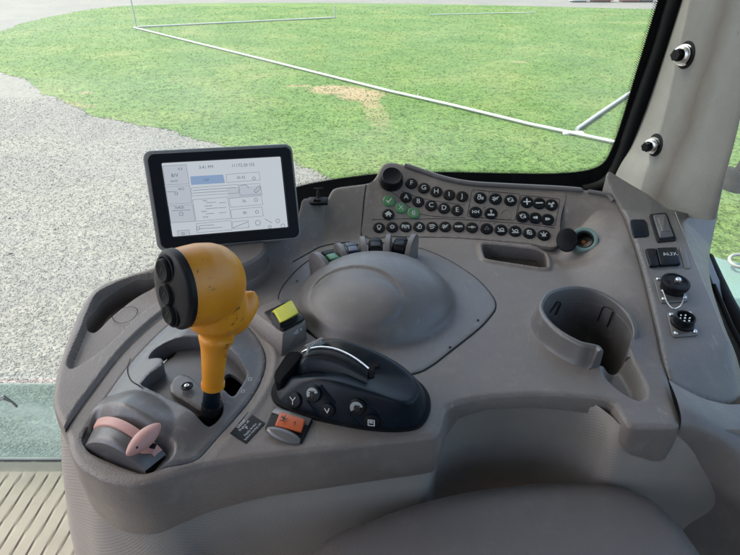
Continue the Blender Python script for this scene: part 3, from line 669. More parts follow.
def emis(name, col, st):
    m, t, b = nm(name); b.inputs['Base Color'].default_value = (.02,.02,.02,1); b.inputs['Roughness'].default_value = .25
    b.inputs['Emission Color'].default_value = (*col, 1); b.inputs['Emission Strength'].default_value = st; return m
LUM = .13
E = {'bg': emis('lit_screen', (.86,.93,1.0), LUM), 'blue': emis('lit_screen_blue', (.46,.66,1.0), LUM*.82), 'grey': emis('lit_screen_line', (.40,.46,.58), LUM*.55), 'pane': emis('lit_screen_panel', (.80,.86,.95), LUM*.93), 'txt': emis('lit_screen_text', (.22,.27,.38), LUM*.5)}
bm = bmesh.new(); prism(bm, rrect(iw*1.005, ih*1.005, .0012, 4, icx, icy), -.004, -.0024); scn_o = mkb('display', bm, E['bg'], mon, mtx=TM, smooth=False)
def uv(x, y):                                        # px in the photo -> place on the screen (0..1 across the lit area)
    d = Vector(ray(x, y)); o = Vector((0,0,CH)); t = (cen-o).dot(nz)/d.dot(nz); q = TM.inverted() @ (o+d*t); return q.x, q.y
def ui(name, lines, w, mat, z): 
    bm = bmesh.new(); strokes(bm, lines, w, z); return mkb(name, bm, mat, scn_o, mtx=TM, smooth=False)
def quad(bm, c, z): bm.faces.new([bm.verts.new((*uv(*p), z)) for p in c])
bm = bmesh.new()
for c in ([(162.5,166),(186,164.5),(189,184),(165,185)],[(165.5,186.5),(189.5,185.5),(192,203),(168,204.5)],[(168,206),(192.5,204.5),(195,221.5),(170.5,223)],[(177,231),(189,230),(190,236),(178,237)],[(227,188),(260,185.5),(263,196),(228.5,198.5)]):
    bm = bmesh.new(); quad(bm, c, -.00225); mkb('tile', bm, E['pane'], scn_o, mtx=TM, smooth=False)
bm = bmesh.new(); quad(bm, [(190,176.5),(223,174.5),(225,183),(191,185)], -.00222); mkb('highlight_bar', bm, E['blue'], scn_o, mtx=TM, smooth=False)
def bxs(c): q = [uv(*p) for p in c]; return q+[q[0]]
fr = [bxs(c) for c in ([(162.5,166),(186,164.5),(189,184),(165,185)],[(165.5,186.5),(189.5,185.5),(192,203),(168,204.5)],[(168,206),(192.5,204.5),(195,221.5),(170.5,223)],[(226,174.5),(259,172),(260.5,180),(227,182.5)],[(191,188),(238,184.5),(239,193),(192,196)],[(239,185),(260,183.5),(262,194),(240,195.5)],[(192.5,200),(227.5,197),(231,218.5),(196,221.5)],[(229,198.5),(261,195.5),(263,204.5),(230.5,207.5)],[(230.5,210),(262,207),(263.5,216),(232,219)],[(196,224),(231,220.5),(232,230),(197,233)],[(232,222),(248,220.5),(249,227.5),(233,229)],[(177,231),(189,230),(190,236),(178,237)])]
ui('frame_line', fr, .00035, E['grey'], -.0021)
ic = []
for x, y, r_ in ((176,193.5,1.6),(181,214,2.0),(198,228.5,1.7),(183,234,1.4),(258,223,2.6),(254,178.3,1.5),(256,200,1.8),(257,212,1.6),(278,221,2),(270,227,1.5),(283,226,2)):
    c = uv(x, y); u2 = uv(x+r_, y); ui('screen_icon', [circ(c[0], c[1], abs(u2[0]-c[0]), 8)], .00045, E['txt'], -.0020)
for l_ in ([uv(254,191),uv(259,186),uv(261,188),uv(256,193),uv(254,191)],[uv(265,219),uv(272,223)],[uv(233,228),uv(248,222)],[uv(240,186),uv(246,185),uv(249,188)]): ui('screen_icon', [l_], .00045, E['txt'], -.0020)
for a_, b_2 in (((193,190.5),(236,187.5)),((193,193.2),(228,190.8)),((206,203),(216,202.3)),((206,208.8),(218,208)),((206,214),(214,213.4)),((219,203),(226,202.5)),((219,208),(226,207.5)),((219,213),(226,212.5)),((199,226),(214,225)),((199,229),(222,227.5)),((172,211),(190,210)),((167,192),(175,191.5)),((200,236),(230,233.8))): ui('screen_rule', [[uv(*a_), uv(*b_2)]], .0005, E['grey'], -.0020)
for s_, x, y, h in (('3:41 PM',206,167.2,4.0),('11172.20 OS',243,165.2,4.0),('0.3',180,169,3.4),('B/V',174.5,175.5,4.4),('km/h',174,181,3.2),('34.2',181,189,3.2),('76420',179,207.8,3.4),('42.42',241,177.6,3.5),('76',244,201.3,3.5),('85',245,213,3.5),('auto',205,200.6,2.4),('manual',208,205.8,2.4),('hitch',204,211.5,2.4),('front',205.5,217,2.4),('1.07',206,180,3.2)):
    c = uv(x, y); k = abs(uv(x, y+h)[1]-c[1]); text('screen_text', s_, k*1.1, E['txt'], scn_o, TM @ Matrix.Translation((c[0], c[1], -.0020)))
c = uv(222,152.5); 
mc_ = S(244,272); bm = bmesh.new()
lathe(bm, [(.050,-.01),(.050,.010),(.049,.012),(.0465,.0125),(.0462,.030),(.0435,.0330),(0,.0335)], 56); mkb('mount_base', bm, M['shell'], mon, mtx=Matrix.Translation((float(mc_[0])-.022, float(mc_[1])+.012, .0)))
bm = bmesh.new(); p0 = Vector((cen.x, cen.y+.045, .02)); tube(bm, [p0, p0+Vector((0,.004,.04)), cen-nz*.030], [.016,.014,.014], 20); mkb('mount_arm', bm, M['black'], mon)

# small catch on the rim next to the terminal
p = S(318,202,.004); ct = thing('rim_catch', 'small black catch plate on the console rim just right of the terminal', 'catch', p)
m_ = frame(p, (0,-.35,1)); bm = bmesh.new(); box(bm, 0, .001, .0005, .026, .013, .004, .0015, 2); mkb('plate', bm, M['black'], ct, mtx=m_)
bm = bmesh.new(); box(bm, -.001, -.0005, .0032, .010, .002, .002, .0006, 1); box(bm, -.004, .0005, .0032, .003, .005, .002, .0006, 1); mkb('tab', bm, M['seam'], ct, mtx=m_)
bm = bmesh.new(); tube(bm, [(0,.006,.001),(0,.010,.006),(0,.016,.008)], .002, 8); tube(bm, [(-.006,.016,.008),(.006,.016,.008)], .002, 8); mkb('hook', bm, M['black'], ct, mtx=m_)

# ------------------------------------------------------------------ yellow joystick
jb = Z(212,413,-.012); joy = thing('joystick', 'worn orange-yellow joystick with three black thumb buttons rising from the shift gate', 'joystick', jb)
fc = Yp(172.5,290,.305); KC = Yp(207,289,.325)
bax = Vector((KC-fc)); bax = Vector((.74,.80,-.22)).normalized()           # from the black face into the grip
fcv = Vector(fc); R0 = 41.5*pxm(fc)
up = Vector((-.10,.10,1)); up = (up-bax*up.dot(bax)).normalized(); side = up.cross(bax).normalized()
def egg(s, a):                                      # s along the axis 0..1, a round it
    pr = [(0,.97),(.06,1.0),(.2,1.03),(.4,1.06),(.6,1.02),(.75,.92),(.87,.73),(.95,.48),(.985,.26),(1.0,0)]
    k = 0
    while k < len(pr)-2 and s > pr[k+1][0]: k += 1
    f = (s-pr[k][0])/(pr[k+1][0]-pr[k][0]); rr = pr[k][1]*(1-f)+pr[k+1][1]*f
    ca, sa = math.cos(a), math.sin(a); ru = R0*1.0*rr; rs = R0*.86*rr
    if sa < 0: ru *= 1.0
    else: ru *= .98
    L_ = .054; dn = -.05*s*s*R0
    return fcv+bax*(L_*s-.0)+side*(ca*rs)+up*(sa*ru+dn)
bm = bmesh.new(); rowsj = []
ss = [0,.03,.06,.12,.2,.3,.4,.5,.6,.68,.75,.81,.87,.91,.95,.98]
for s in ss: rowsj.append([bm.verts.new(egg(s, 2*math.pi*i/40)) for i in range(40)])
tipv = bm.verts.new(egg(1.0, 0))
for a, b in zip(rowsj, rowsj[1:]):
    for i in range(40): bm.faces.new((a[i], a[(i+1) % 40], b[(i+1) % 40], b[i]))
for i in range(40): bm.faces.new((rowsj[-1][i], rowsj[-1][(i+1) % 40], tipv))
bm.faces.new(rowsj[0][::-1])
# neck
nb = Yp(213,385,.322); nt = Yp(216,318,.335)
tube(bm, [nb, Yp(213,383,.322), Yp(213.5,366,.323), Yp(214.5,348,.325), Yp(216.5,337,.326), Yp(218,323,.329), Yp(212,300,.331)], [.0076,.0083,.0092,.0104,.0138,.0200,.0250], 28)
# thumb paddle
pd = [Yp(222,330,.332), Yp(235,323,.334), Yp(245,313,.337), Yp(250,304,.340), Yp(250.5,297,.342)]
def paddle(bm):
    wd = [.015,.0155,.0150,.0125,.007]; th = [.009,.0055,.004,.0032,.002]; rows = []
    la_ = Vector(Yp(252,293,.345)-Yp(224,338,.326)); wa_ = Vector(Yp(254,324,.333)-Yp(236,308,.337)).normalized(); n_ = la_.normalized().cross(wa_).normalized(); wa_ = n_.cross(la_.normalized()).normalized(); o_ = Vector(Yp(240.5,313.5,.3360)); H_2 = la_.length/2
    for k in range(13):
        t = -1+2*k/12; w1 = .0108*max(.02, 1-abs(t)**2.6)**.5; t1_ = .0028*max(.05, 1-abs(t)**3)**.5; bend = n_*(.004*t*t)
        rows.append([bm.verts.new(o_+la_.normalized()*(H_2*t)+bend+wa_*(w1*math.cos(2*math.pi*i/20))+n_*(t1_*math.sin(2*math.pi*i/20)+.003*math.cos(2*math.pi*i/20)**2)) for i in range(20)])
    for a, b in zip(rows, rows[1:]):
        for i in range(20): bm.faces.new((a[i], a[(i+1) % 20], b[(i+1) % 20], b[i]))
    bm.faces.new(rows[0][::-1]); bm.faces.new(rows[-1])
paddle(bm)
grp = mkb('grip', bm, M['knob'], joy)
rm = grp.modifiers.new('blend', 'REMESH'); rm.mode = 'VOXEL'; rm.voxel_size = .0011; rm.use_smooth_shade = True
sm = grp.modifiers.new('soften', 'SMOOTH'); sm.factor = .5; sm.iterations = 14
# black face
def face_pt(u, v, z): return fcv+side*(u*R0*.86)+up*(v*R0)-bax*z
bm = bmesh.new(); rows = []
for f, z in ((1.035,-.004),(1.03,-.0008),(.99,.0002),(.96,.0011),(.88,.0019),(.6,.0032),(.3,.0038)):
    rows.append([bm.verts.new(face_pt((1.0 if math.cos(2*math.pi*i/40) < 0 else .97)*f*math.cos(2*math.pi*i/40), .98*f*math.sin(2*math.pi*i/40), z)) for i in range(40)])
for a, b in zip(rows, rows[1:]):
    for i in range(40): bm.faces.new((a[i], a[(i+1) % 40], b[(i+1) % 40], b[i]))
bm.faces.new(rows[-1]); bm.faces.new(rows[0][::-1]); fcp = mkb('button_face', bm, M['black'], joy)
def face_at(px, py, lift=.0028):
    d = Vector(ray(px, py)); o = Vector((0,0,CH)); q0 = fcv-bax*lift; t = (q0-o).dot(bax)/d.dot(bax); return o+d*t
FM = Matrix((side, up, -bax)).transposed().to_4x4()
for px, py, r_ in ((166,270,.0086),(168.5,294,.0082),(171.5,314,.0078)):
    p = face_at(px, py); m_ = FM.copy(); m_.translation = p; bm = bmesh.new()
    lathe(bm, [(r_*1.2,-.003),(r_*1.2,.0006),(r_*1.08,.0012),(r_*.98,.0002),(r_*.94,.0022),(r_*.80,.0034),(r_*.45,.0024),(0,.0020)], 28); b_ = mkb('thumb_button', bm, M['rubber'], joy, mtx=m_, origin=p)
    bm = bmesh.new(); strokes(bm, [[(-r_*.3,-r_*.2),(0,r_*.3),(r_*.3,-r_*.2)]], .0006, .0030); mkb('arrow', bm, M['key2'], b_, mtx=m_, smooth=False)
# shaft
bm = bmesh.new(); tube(bm, [jb, Yp(211,400,.321), Yp(212,388,.321)], [.0070,.0068,.0062], 20); sh = mkb('shaft', bm, M['pod'], joy)
bm = bmesh.new(); tube(bm, [Yp(212,412,.321), Yp(212,404,.3208)], [.0088,.0084], 20); mkb('collar', bm, M['black'], joy)
bm = bmesh.new(); tube(bm, [Yp(213,386,.322), Yp(213,382.5,.3222)], [.0092,.0092], 28); mkb('grip_ring', bm, M['knob'], joy)

# ------------------------------------------------------------------ black control pod with thumb wheel
def ringpx(pts, z, dz=0): return [Z(a, b, z) for a, b in pts]
pod = thing('finger_control_pod', 'blue-black rounded control pod with a thumb wheel and five marked buttons', 'control pod', Z(350,400))
base = [(274,391),(276,402),(284,408),(296,413),(314,419),(335,424),(356,428),(380,431),(402,431),(418,427),(427,414),(428,400),(422,388),(408,376),(390,366),(370,360),(345,356),(322,355),(300,361),(284,372)]
top = [(290,372),(292,377),(298,378),(306,378),(318,379),(335,383),(356,389),(378,396),(396,402),(408,403.5),(415,399),(418,392),(414,380),(404,369),(390,359.5),(374,351),(356,343.5),(338,338.5),(318,341),(300,355)]
zt = [.012,.016,.020,.024,.028,.030,.030,.029,.028,.027,.026,.026,.027,.029,.031,.033,.034,.033,.026,.016]
B_ = cr([Z(*p) for p in base], 4); T_ = cr([Z(p[0], p[1], z) for p, z in zip(top, zt)], 4); NP = len(B_); c0 = np.mean(T_, 0)
bm = bmesh.new(); rows = []
for k, (f, g, q) in enumerate(((0,0,-.004),(.06,.05,0),(.34,.42,0),(.62,.74,0),(.84,.93,0),(.95,.985,0),(1.03,1.0,.0007),(1.10,1.0,.0012))):
    row = []
    for a, b in zip(B_, T_):
        if f <= 1: p = np.array([a[0]+(b[0]-a[0])*f, a[1]+(b[1]-a[1])*f, a[2]+(b[2]-a[2])*g+q])
        else: p = np.array([b[0]+(c0[0]-b[0])*(f-1), b[1]+(c0[1]-b[1])*(f-1), b[2]+q])
        row.append(bm.verts.new(p))
    rows.append(row)
for f in (.35,.6,.85): rows.append([bm.verts.new(np.array([b[0]+(c0[0]-b[0])*f, b[1]+(c0[1]-b[1])*f, b[2]+(c0[2]-b[2])*f+.0016])) for b in T_])
for a, b in zip(rows, rows[1:]):
    for i in range(NP): bm.faces.new((a[i], a[(i+1) % NP], b[(i+1) % NP], b[i]))
cv = bm.verts.new((c0[0], c0[1], c0[2]+.0016))
for i in range(NP): bm.faces.new((rows[-1][i], rows[-1][(i+1) % NP], cv))
shell_o = mkb('pod_shell', bm, M['pod'], pod, sharp=60); s1 = shell_o.modifiers.new('soften', 'SUBSURF'); s1.levels = 1; s1.render_levels = 1
# dark plate put in for the shadow gap round the pod base
bm = bmesh.new(); bb = [( (p[0]-c0[0])*1.03+c0[0], (p[1]-c0[1])*1.03+c0[1]) for p in B_]; prism(bm, bb, .0002, .0022, .0008); mkb('base_shadow_gap', bm, M['rubber'], pod)
# wheel drum: a disc on edge with a bright rim
wc = np.array(Z(336,383,.010)); wx = Vector(np.array(Z(371,371,.03)-Z(303,353,.03))); wx.z = 0; wx.normalize(); wn = Vector((0,0,1)).cross(wx).normalized()
WM = Matrix((wx, Vector((0,0,1)), -wn)).transposed().to_4x4(); WM.translation = Vector([float(c) for c in wc])
Rw = .0295
arcp = [(302.5,353,.027),(307,350.5,.031),(314,348.7,.0335),(323,348,.035),(334,349.5,.0362),(346,354,.0366),(358,361,.0360),(369,369.5,.0345)]
A0 = cr([Z(*p) for p in arcp], 6, closed=False); lowr = [(298,366,.021),(303,363,.026),(311,361,.029),(321,361,.031),(333,363.5,.0325),(345,368.5,.033),(357,375,.0325),(367,381,.0315)]
A1 = cr([Z(*p) for p in lowr], 6, closed=False); bm = bmesh.new(); rows = []
for f, q in ((-.06,-.012),(-.05,-.0015),(.0,.0006),(.1,.0004),(.35,.0013),(.6,.0012),(.85,.0004),(1.0,-.001),(1.25,-.008)): rows.append([bm.verts.new(a+(b-a)*f+np.array([0,0,q])) for a, b in zip(A0, A1)])
for a, b in zip(rows, rows[1:]):
    for i in range(len(a)-1): bm.faces.new((a[i], a[i+1], b[i+1], b[i]))
wl = mkb('thumb_wheel', bm, M['pod'], pod, sharp=60)
bm = bmesh.new(); tube(bm, [a+np.array([0,0,.0010]) for a in A0], .00085, 8); mkb('silver_rim', bm, M['chrome'], wl)
bm = bmesh.new(); tube(bm, [a+(b-a)*.62+np.array([0,0,.0013]) for a, b in zip(A0, A1)], .0004, 6); mkb('wheel_groove', bm, M['seam'], wl)
# ribbed beige roller behind the wheel
for k in range(7):
    p = Z(308.5+k*2.1, 347-k*.9+abs(k-3)*.3, .034); bm = bmesh.new(); tube(bm, [Vector(p)+Vector((-.001,-.0045,-.004)), Vector(p)+Vector((0,0,.001)), Vector(p)+Vector((.001,.0045,-.004))], .0009, 8); mkb('roller_rib', bm, M['mark'], pod, origin=p)
bm = bmesh.new(); tube(bm, [Z(306,350,.030), Z(323,342,.030)], .0045, 16); mkb('ribbed_roller', bm, M['plate'], pod)
# finger paddle on the left
bm = bmesh.new(); 
pq = [Z(273.5,375,.016), Z(276,384,.012), Z(281,385,.012), Z(291,370,.020), Z(304,357,.026), Z(300,352,.028), Z(290,352,.028), Z(287,354,.027)]
cp = np.mean(pq, 0); t_ = [bm.verts.new(cp+(p-cp)*.9+np.array([0,0,.0022])) for p in pq]; m1 = [bm.verts.new(p) for p in pq]; b1 = [bm.verts.new(cp+(p-cp)*.95+np.array([0,0,-.010])) for p in pq]; n_ = len(pq)
for a, b in ((b1, m1), (m1, t_)):
    for i in range(n_): bm.faces.new((a[i], a[(i+1) % n_], b[(i+1) % n_], b[i]))
bm.faces.new(t_); bm.faces.new(b1[::-1]); bmesh.ops.bevel(bm, geom=list(bm.edges), offset=.0008, segments=2, affect='EDGES'); mkb('finger_paddle', bm, M['rubber'], pod)
# marked buttons on the near face
def on_pod(px, py):
    """point and normal on the pod's near face"""
    import mathutils
    dg = bpy.context.evaluated_depsgraph_get(); ob = shell_o.evaluated_get(dg); o = Vector((0,0,CH)); d = Vector(ray(px, py)).normalized()
    mi = shell_o.matrix_world.inverted(); h, loc, nrm, _ = ob.ray_cast(mi @ o, d); return (shell_o.matrix_world @ loc, nrm) if h else (Vector(Z(px, py, .02)), Vector((0,-1,1)))
bpy.context.view_layer.update()
qs_ = [on_pod(*c) for c in ((368,363.5),(379,363),(379,367),(374.5,368.5),(374.5,377),(369,379))]; bm = bmesh.new(); bm.faces.new([bm.verts.new(p+n*.0007) for p, n in qs_]); mkb('wheel_slot', bm, M['seam'], pod, smooth=False)
for a, b in (((314,393),(328,410)), ((357,406),(373,420))):
    pts = [on_pod(a[0]+(b[0]-a[0])*k/8, a[1]+(b[1]-a[1])*k/8) for k in range(9)]
    bm = bmesh.new(); rows = []
    for i, (p, n) in enumerate(pts):
        d = (pts[min(i+1,8)][0]-pts[max(i-1,0)][0]).normalized(); s_ = n.cross(d).normalized()
        rows.append([bm.verts.new(p+s_*w1+n*z1) for w1, z1 in ((-.0105,-.001),(-.0098,.0008),(-.0086,.0012),(-.0076,.0003),(.0076,.0003),(.0086,.0012),(.0098,.0008),(.0105,-.001))])
    for r1_, r2_ in zip(rows, rows[1:]):
        for k in range(7): bm.faces.new((r1_[k], r1_[k+1], r2_[k+1], r2_[k]))
    mkb('rocker_bed', bm, M['pod'], pod, sharp=60)
ws = {'Y': [[(-.6,.6),(0,0),(.6,.6)],[(0,0),(0,-.7)]], 'T': [[(-.6,.5),(.5,.5)],[(0,.5),(0,-.6)],[(-.5,-.1),(.3,-.1)]], 'f': [[(-.5,.5),(.1,-.4),(.5,.6)]], 'o': [circ(.1,0,.45,10),[(-.6,-.5),(.6,.5)]], 'E': [[(-.6,.6),(.6,.6),(.6,-.6),(-.6,-.6),(-.6,.6)],[(-.3,0),(.3,0)],[(-.3,.3),(.2,.3)]]}
for px, py, g, wcol, r_ in ((295,400,'Y',0,.0068),(314,393.5,'T',1,.0070),(328.5,409.5,'f',0,.0060),(357.5,406.5,'o',1,.0070),(372,420.5,'E',0,.0064)):
    p, n = on_pod(px, py); m_ = frame(p, n); bm = bmesh.new(); lathe(bm, [(r_,-.002),(r_,.0012),(r_*.9,.0022),(r_*.6,.0026),(0,.0027)], 28)
    b_ = mkb('pod_button', bm, M['key'], pod, mtx=m_, origin=p)
    if wcol:
        bm = bmesh.new(); q = [(r_*.76*math.cos(t), r_*.76*math.sin(t)) for t in np.linspace(rad(15), rad(215), 18)]; q2 = [(r_*.93*.35*math.cos(t)+r_*.2*0, r_*.35*math.sin(t)) for t in np.linspace(rad(215), rad(15), 10)]
        bm.faces.new([bm.verts.new((x, y, .0030)) for x, y in q+q2]); mkb('white_marking', bm, M['mark'], b_, mtx=m_, smooth=False)
    bm = bmesh.new(); strokes(bm, [[(x*r_*.62, y*r_*.62) for x, y in l] for l in ws[g]], .00085, .0034); mkb('symbol', bm, M['white'] if not wcol else M['ink'], b_, mtx=m_, smooth=False)

# ------------------------------------------------------------------ yellow switch in its raised housing
ysp = Z(283,335); ys = thing('yellow_safety_switch', 'bright yellow rocker in a raised grey housing between the joystick and the dome', 'switch', ysp)
def hull(name, pts, mat, parent, bev=.001, seg=2, mtx=None):
    bm = bmesh.new(); [bm.verts.new([float(c) for c in p]) for p in pts]; bmesh.ops.convex_hull(bm, input=bm.verts)
    bmesh.ops.dissolve_limit(bm, angle_limit=rad(3), verts=bm.verts, edges=bm.edges)
    if bev: bmesh.ops.bevel(bm, geom=[e for e in bm.edges], offset=bev, segments=seg, affect='EDGES', profile=.5)
    return mkb(name, bm, mat, parent, mtx=mtx, sharp=45)
hz = .018
hull('switch_housing', [Z(254,313,hz-.004),Z(283,333.5,hz),Z(306,321.5,hz),Z(276,299,hz-.004),Z(244,322,-.001),Z(281,358,-.001),Z(307,340,-.001),Z(290,300,-.001),Z(262,305,-.001)], M['shell'], ys, .0012)
bzl = [Z(264.5,313.5,hz-.0006),Z(283,332,hz+.0004),Z(304.5,320.5,hz+.0004),Z(285,304,hz-.0006)]
hull('switch_frame', bzl+[p+np.array([0,0,.0022]) for p in bzl], M['black'], ys, .0006)
hull('rocker', [Z(273.5,310,hz+.011),Z(281,323,hz+.009),Z(299,312.5,hz+.009),Z(292,299.5,hz+.011),Z(279,324,hz+.002),Z(298,315,hz+.002),Z(271,312,hz+.001),Z(289,303,hz+.001)], M['yellow'], ys, .0012, 3)
hull('rocker_side', [Z(270,312,hz+.008),Z(272,325,hz+.001),Z(281,331,hz+.001),Z(299,321,hz+.001),Z(297,313,hz+.005),Z(280,322,hz+.006)], M['black'], ys, .0006)
bm = bmesh.new(); a = .0026; strokes(bm, [[(-a*1.6,-a*.6),(-a*.4,a*.2),(a*.3,a*.3)],circ(-a*.6,-a*.5,a*.4,8),[(a*.2,-a*.6),(a*.2,a*.6)],circ(a*1.5,.2*a,a*.35,6)], .0007)
n_ = Vector((.35,-.8,.5)); mkb('symbol', bm, M['white'], ys, mtx=frame(Vector(Z(297,331,.0145))+n_.normalized()*.0012, n_, right=(1,.55,0)), smooth=False)

# ------------------------------------------------------------------ orange rocker switch with clear guard
osp = Z(290,421); osw = thing('orange_rocker_switch', 'orange rocker switch with a grey guard lip in front of the black pod', 'switch', osp)
def quadhull(name, px4, z0, z1, mat, parent, bev=.0008, grow=0): 
    c = np.mean([Z(*p) for p in px4], 0); pts = []
    for p in px4:
        q = Z(*p); q = c+(q-c)*(1+grow); pts += [q+np.array([0,0,z0]), q+np.array([0,0,z1])]
    return hull(name, pts, mat, parent, bev)
quadhull('switch_frame', [(274.5,408),(313,421),(301.5,444.5),(265,430)], -.001, .0022, M['black'], osw, .0009)
quadhull('frame_lip', [(276,409),(312,421),(308,428),(272,415)], .001, .0032, M['guard'], osw, .0006)
o1 = hull('rocker', [Z(280.5,411.5,.0075),Z(305,419.5,.0075),Z(301,432,.0055),Z(275.5,425.5,.0055),Z(280,412,.001),Z(306,420.5,.001),Z(301.5,434,.001),Z(274,427,.001)], M['orange'], osw, .001, 3)
bm = bmesh.new(); a = .0026; strokes(bm, [[(-a,0),(a,0)],[(0,a),(0,-a)],[(-a*.7,-a),(a*.7,-a)],[(-a*.8,a*.5),(a*.4,-a*.5)]], .0008); mkb('symbol', bm, M['ink'], osw, mtx=frame(Z(284,418,.0082), (0,-.16,1), right=(1,-.4,0)), smooth=False)
bm = bmesh.new(); strokes(bm, [[(-.0004,.0016),(.0004,-.0016)],[(-.0012,.0003),(-.0004,.0014)]], .0008); mkb('symbol', bm, M['ink'], osw, mtx=frame(Z(295,423.5,.0084), (0,-.16,1), right=(1,-.4,0)), smooth=False)
bm = bmesh.new(); bmesh.ops.create_uvsphere(bm, u_segments=32, v_segments=16, radius=1)
for v in bm.verts: v.co = Vector((v.co.x*.0150, v.co.y*.0052, v.co.z*.0036))
mkb('guard', bm, M['guard'], osw, mtx=frame(Z(283.5,435.5,.0025), (0,-.3,1), right=(1,-.42,0)))

# ------------------------------------------------------------------ park brake notice
c4 = [(248,412.5),(265,423.5),(246,444),(230,434)]
nt_ = quadhull('notice_label', c4, .0002, .0007, M['key'], None, 0); nt_.name = 'notice_label'
notice = thing('warning_label', 'small black label with white lines of print between the shift gate and orange switch', 'label', Z(247,428)); nt_.name = 'backing'
nt_.parent = notice; nt_.location = -Vector(notice.location)
lx = Vector(Z(265,423.5)-Z(246,444)); ly = Vector(Z(248,412.5)-Z(265,423.5)); LMx = lx.normalized()
# print runs along the long side
for k, (s_, sz) in enumerate((('STOP', .0040), ('Engine off', .0030), ('P', .0046), ('Apply brake', .0030), ('before leaving cab', .0027))):
    f = (.15,.32,.50,.69,.85)[k]; c_ = np.array(Z(248,412.5))*(1-f)+np.array(Z(265,423.5))*0
    a_ = Z(239,423.2)*(1-f)+Z(255.5,433.7)*f; text('print', s_, sz, M['white'], notice, frame(a_+np.array([0,0,.0009]), (0,0,1), right=lx))

# ------------------------------------------------------------------ power socket with hanging cap
sk_ = S(584,240,.002); soc = thing('power_socket', 'round pale-ringed power socket with its black cap hanging open beside the key panel', 'socket', sk_)
nS = Vector((-.25,-.62,.75)); m_ = frame(sk_, nS); rs = 13.5*pxm(sk_); bm = bmesh.new()
lathe(bm, [(rs*1.15,-.012),(rs,.0015),(rs*.93,.0032),(rs*.80,.0036),(rs*.70,.0028),(rs*.66,-.004),(rs*.64,-.018),(0,-.018)], 40); mkb('socket_ring', bm, M['socket'], soc, mtx=m_)
bm = bmesh.new(); lathe(bm, [(rs*.635,-.016),(rs*.63,.0015),(rs*.58,.0015),(rs*.57,-.015),(0,-.0150)], 32); mkb('socket_well', bm, M['dark'], soc, mtx=m_)
bm = bmesh.new(); lathe(bm, [(rs*.16,-.016),(rs*.16,-.006),(0,-.005)], 12); mkb('contact', bm, M['amber'], soc, mtx=m_)
cpn = Vector((-.45,-.72,.52)); cpp = S(567,240,.016); m2 = frame(cpp, cpn); rc = 10.0*pxm(cpp); bm = bmesh.new()
lathe(bm, [(0,-.004),(rc*.8,-.004),(rc,-.0025),(rc*1.03,.001),(rc*.94,.0030),(rc*.6,.0038),(0,.0042)], 40, wob=lambda i, z: .0009*math.cos(2*math.pi*i/40*2)); bmesh.ops.scale(bm, vec=(.92,1.28,1), verts=bm.verts); mkb('cap', bm, M['black'], soc, mtx=m2)
bm = bmesh.new(); tube(bm, [Vector(cpp)+Vector((.008,0,-.002)), S(575,241,.010), S(579,243,.002)], .0022, 8); mkb('cap_strap', bm, M['black'], soc)

# the bright rounded lip along the top of the key panel
lipx = [(404,165.2),(412,167.5),(425,172),(445,178.5),(470,183.3),(500,185.3),(540,187.3),(562,188.5),(583,190.3)]
bm = bmesh.new(); pts = cr([S(a, b, .0012) for a, b in lipx], 6, closed=False); tube(bm, pts, [.0012]+[.0034]*(len(pts)-2)+[.0014], 12); mkb('top_lip', bm, M['dome'], console)
bm = bmesh.new(); pts = cr([S(a, b, .0006) for a, b in ((588,191.5),(600,193.5),(608,195.5),(613,201))], 6, closed=False); tube(bm, pts, .0030, 10); mkb('top_lip', bm, M['dome'], console)

# ================================================================== RIGHT SIDE PANEL
side = thing('side_switch_panel', 'raised grey side panel carrying switches and round connectors at the foot of the pillar', 'panel', S(680,330))
L1, L2 = S(675,211)[:2], S(728,342)[:2]; F1, F2 = S(671,369)[:2], S(731,343)[:2]
def pdist(x, y, a, b):                               # signed distance, positive on the left of a->b
    d = (b-a)/np.linalg.norm(b-a); return (x-a[0])*(-d[1])+(y-a[1])*d[0]
def zs(x, y):
    z = zb(x, y)+.0035
    d = pdist(x, y, L1, L2); k = .004; z = z-.75*(d+np.sqrt(d*d+k*k))/2+.0015
    d = -pdist(x, y, F1, F2); k = .010; z = z-.60*(d+np.sqrt(d*d+k*k))/2
    return z
st_px = [(612.8,192),(607,178),(609,171),(618,176),(640,189),(658,201),(676,210),(700,213),(717,212.5),(715,225),(711,245),(709,262),(711,282),(718,306),(728,334),(737,356),(742,376),(742,392),(730,402),(714,401),(696,395),(678,386),(670,378),(663,350),(658.8,330),(646.8,278),(634,235),(624.8,212)]
strip = cr([S(a, b, zf=zs)[:2] for a, b in st_px], 3)
sheet('panel', strip, zs, M['side'], side, step=.0016, r=.0025, levels=((.0002,-.02),(-.001,-.05)), sharp=50)
def SS(px, py, dz=0): p = S(px, py, zf=zs); return p+np.array([0,0,dz])
bm = bmesh.new(); tube(bm, [SS(675+(728-675)*t, 212+(342-212)*t, .0001) for t in np.linspace(0, 1, 20)], .0006, 6); mkb('edge_line', bm, M['housing'], side)
def nrm(p, f=zs):
    e = .002; return Vector((-float(f(p[0]+e,p[1])-f(p[0]-e,p[1]))/(2*e), -float(f(p[0],p[1]+e)-f(p[0],p[1]-e))/(2*e), 1)).normalized()
def quadS(name, c4, z0, z1, mat, parent, bev=.0008, grow=0, rnd=.0):
    P = [Vector(SS(*p)) for p in c4]; c = sum(P, Vector())/4; n = nrm(c); pts = []
    for i, p in enumerate(P):
        a, b = P[i-1], P[(i+1) % 4]
        for q in ([p] if not rnd else [p+(a-p)*rnd, p+(a-p)*rnd*.35+(b-p)*rnd*.1+(b-p)*0, p+(b-p)*rnd]):
            q = c+(q-c)*(1+grow); pts += [q+n*z0, q+n*z1]
    return hull(name, pts, mat, parent, bev), c, n
bp_ = thing('blank_cover', 'dark blue-grey blank square cover left of the tall rocker on the side panel', 'cover', SS(639,229))
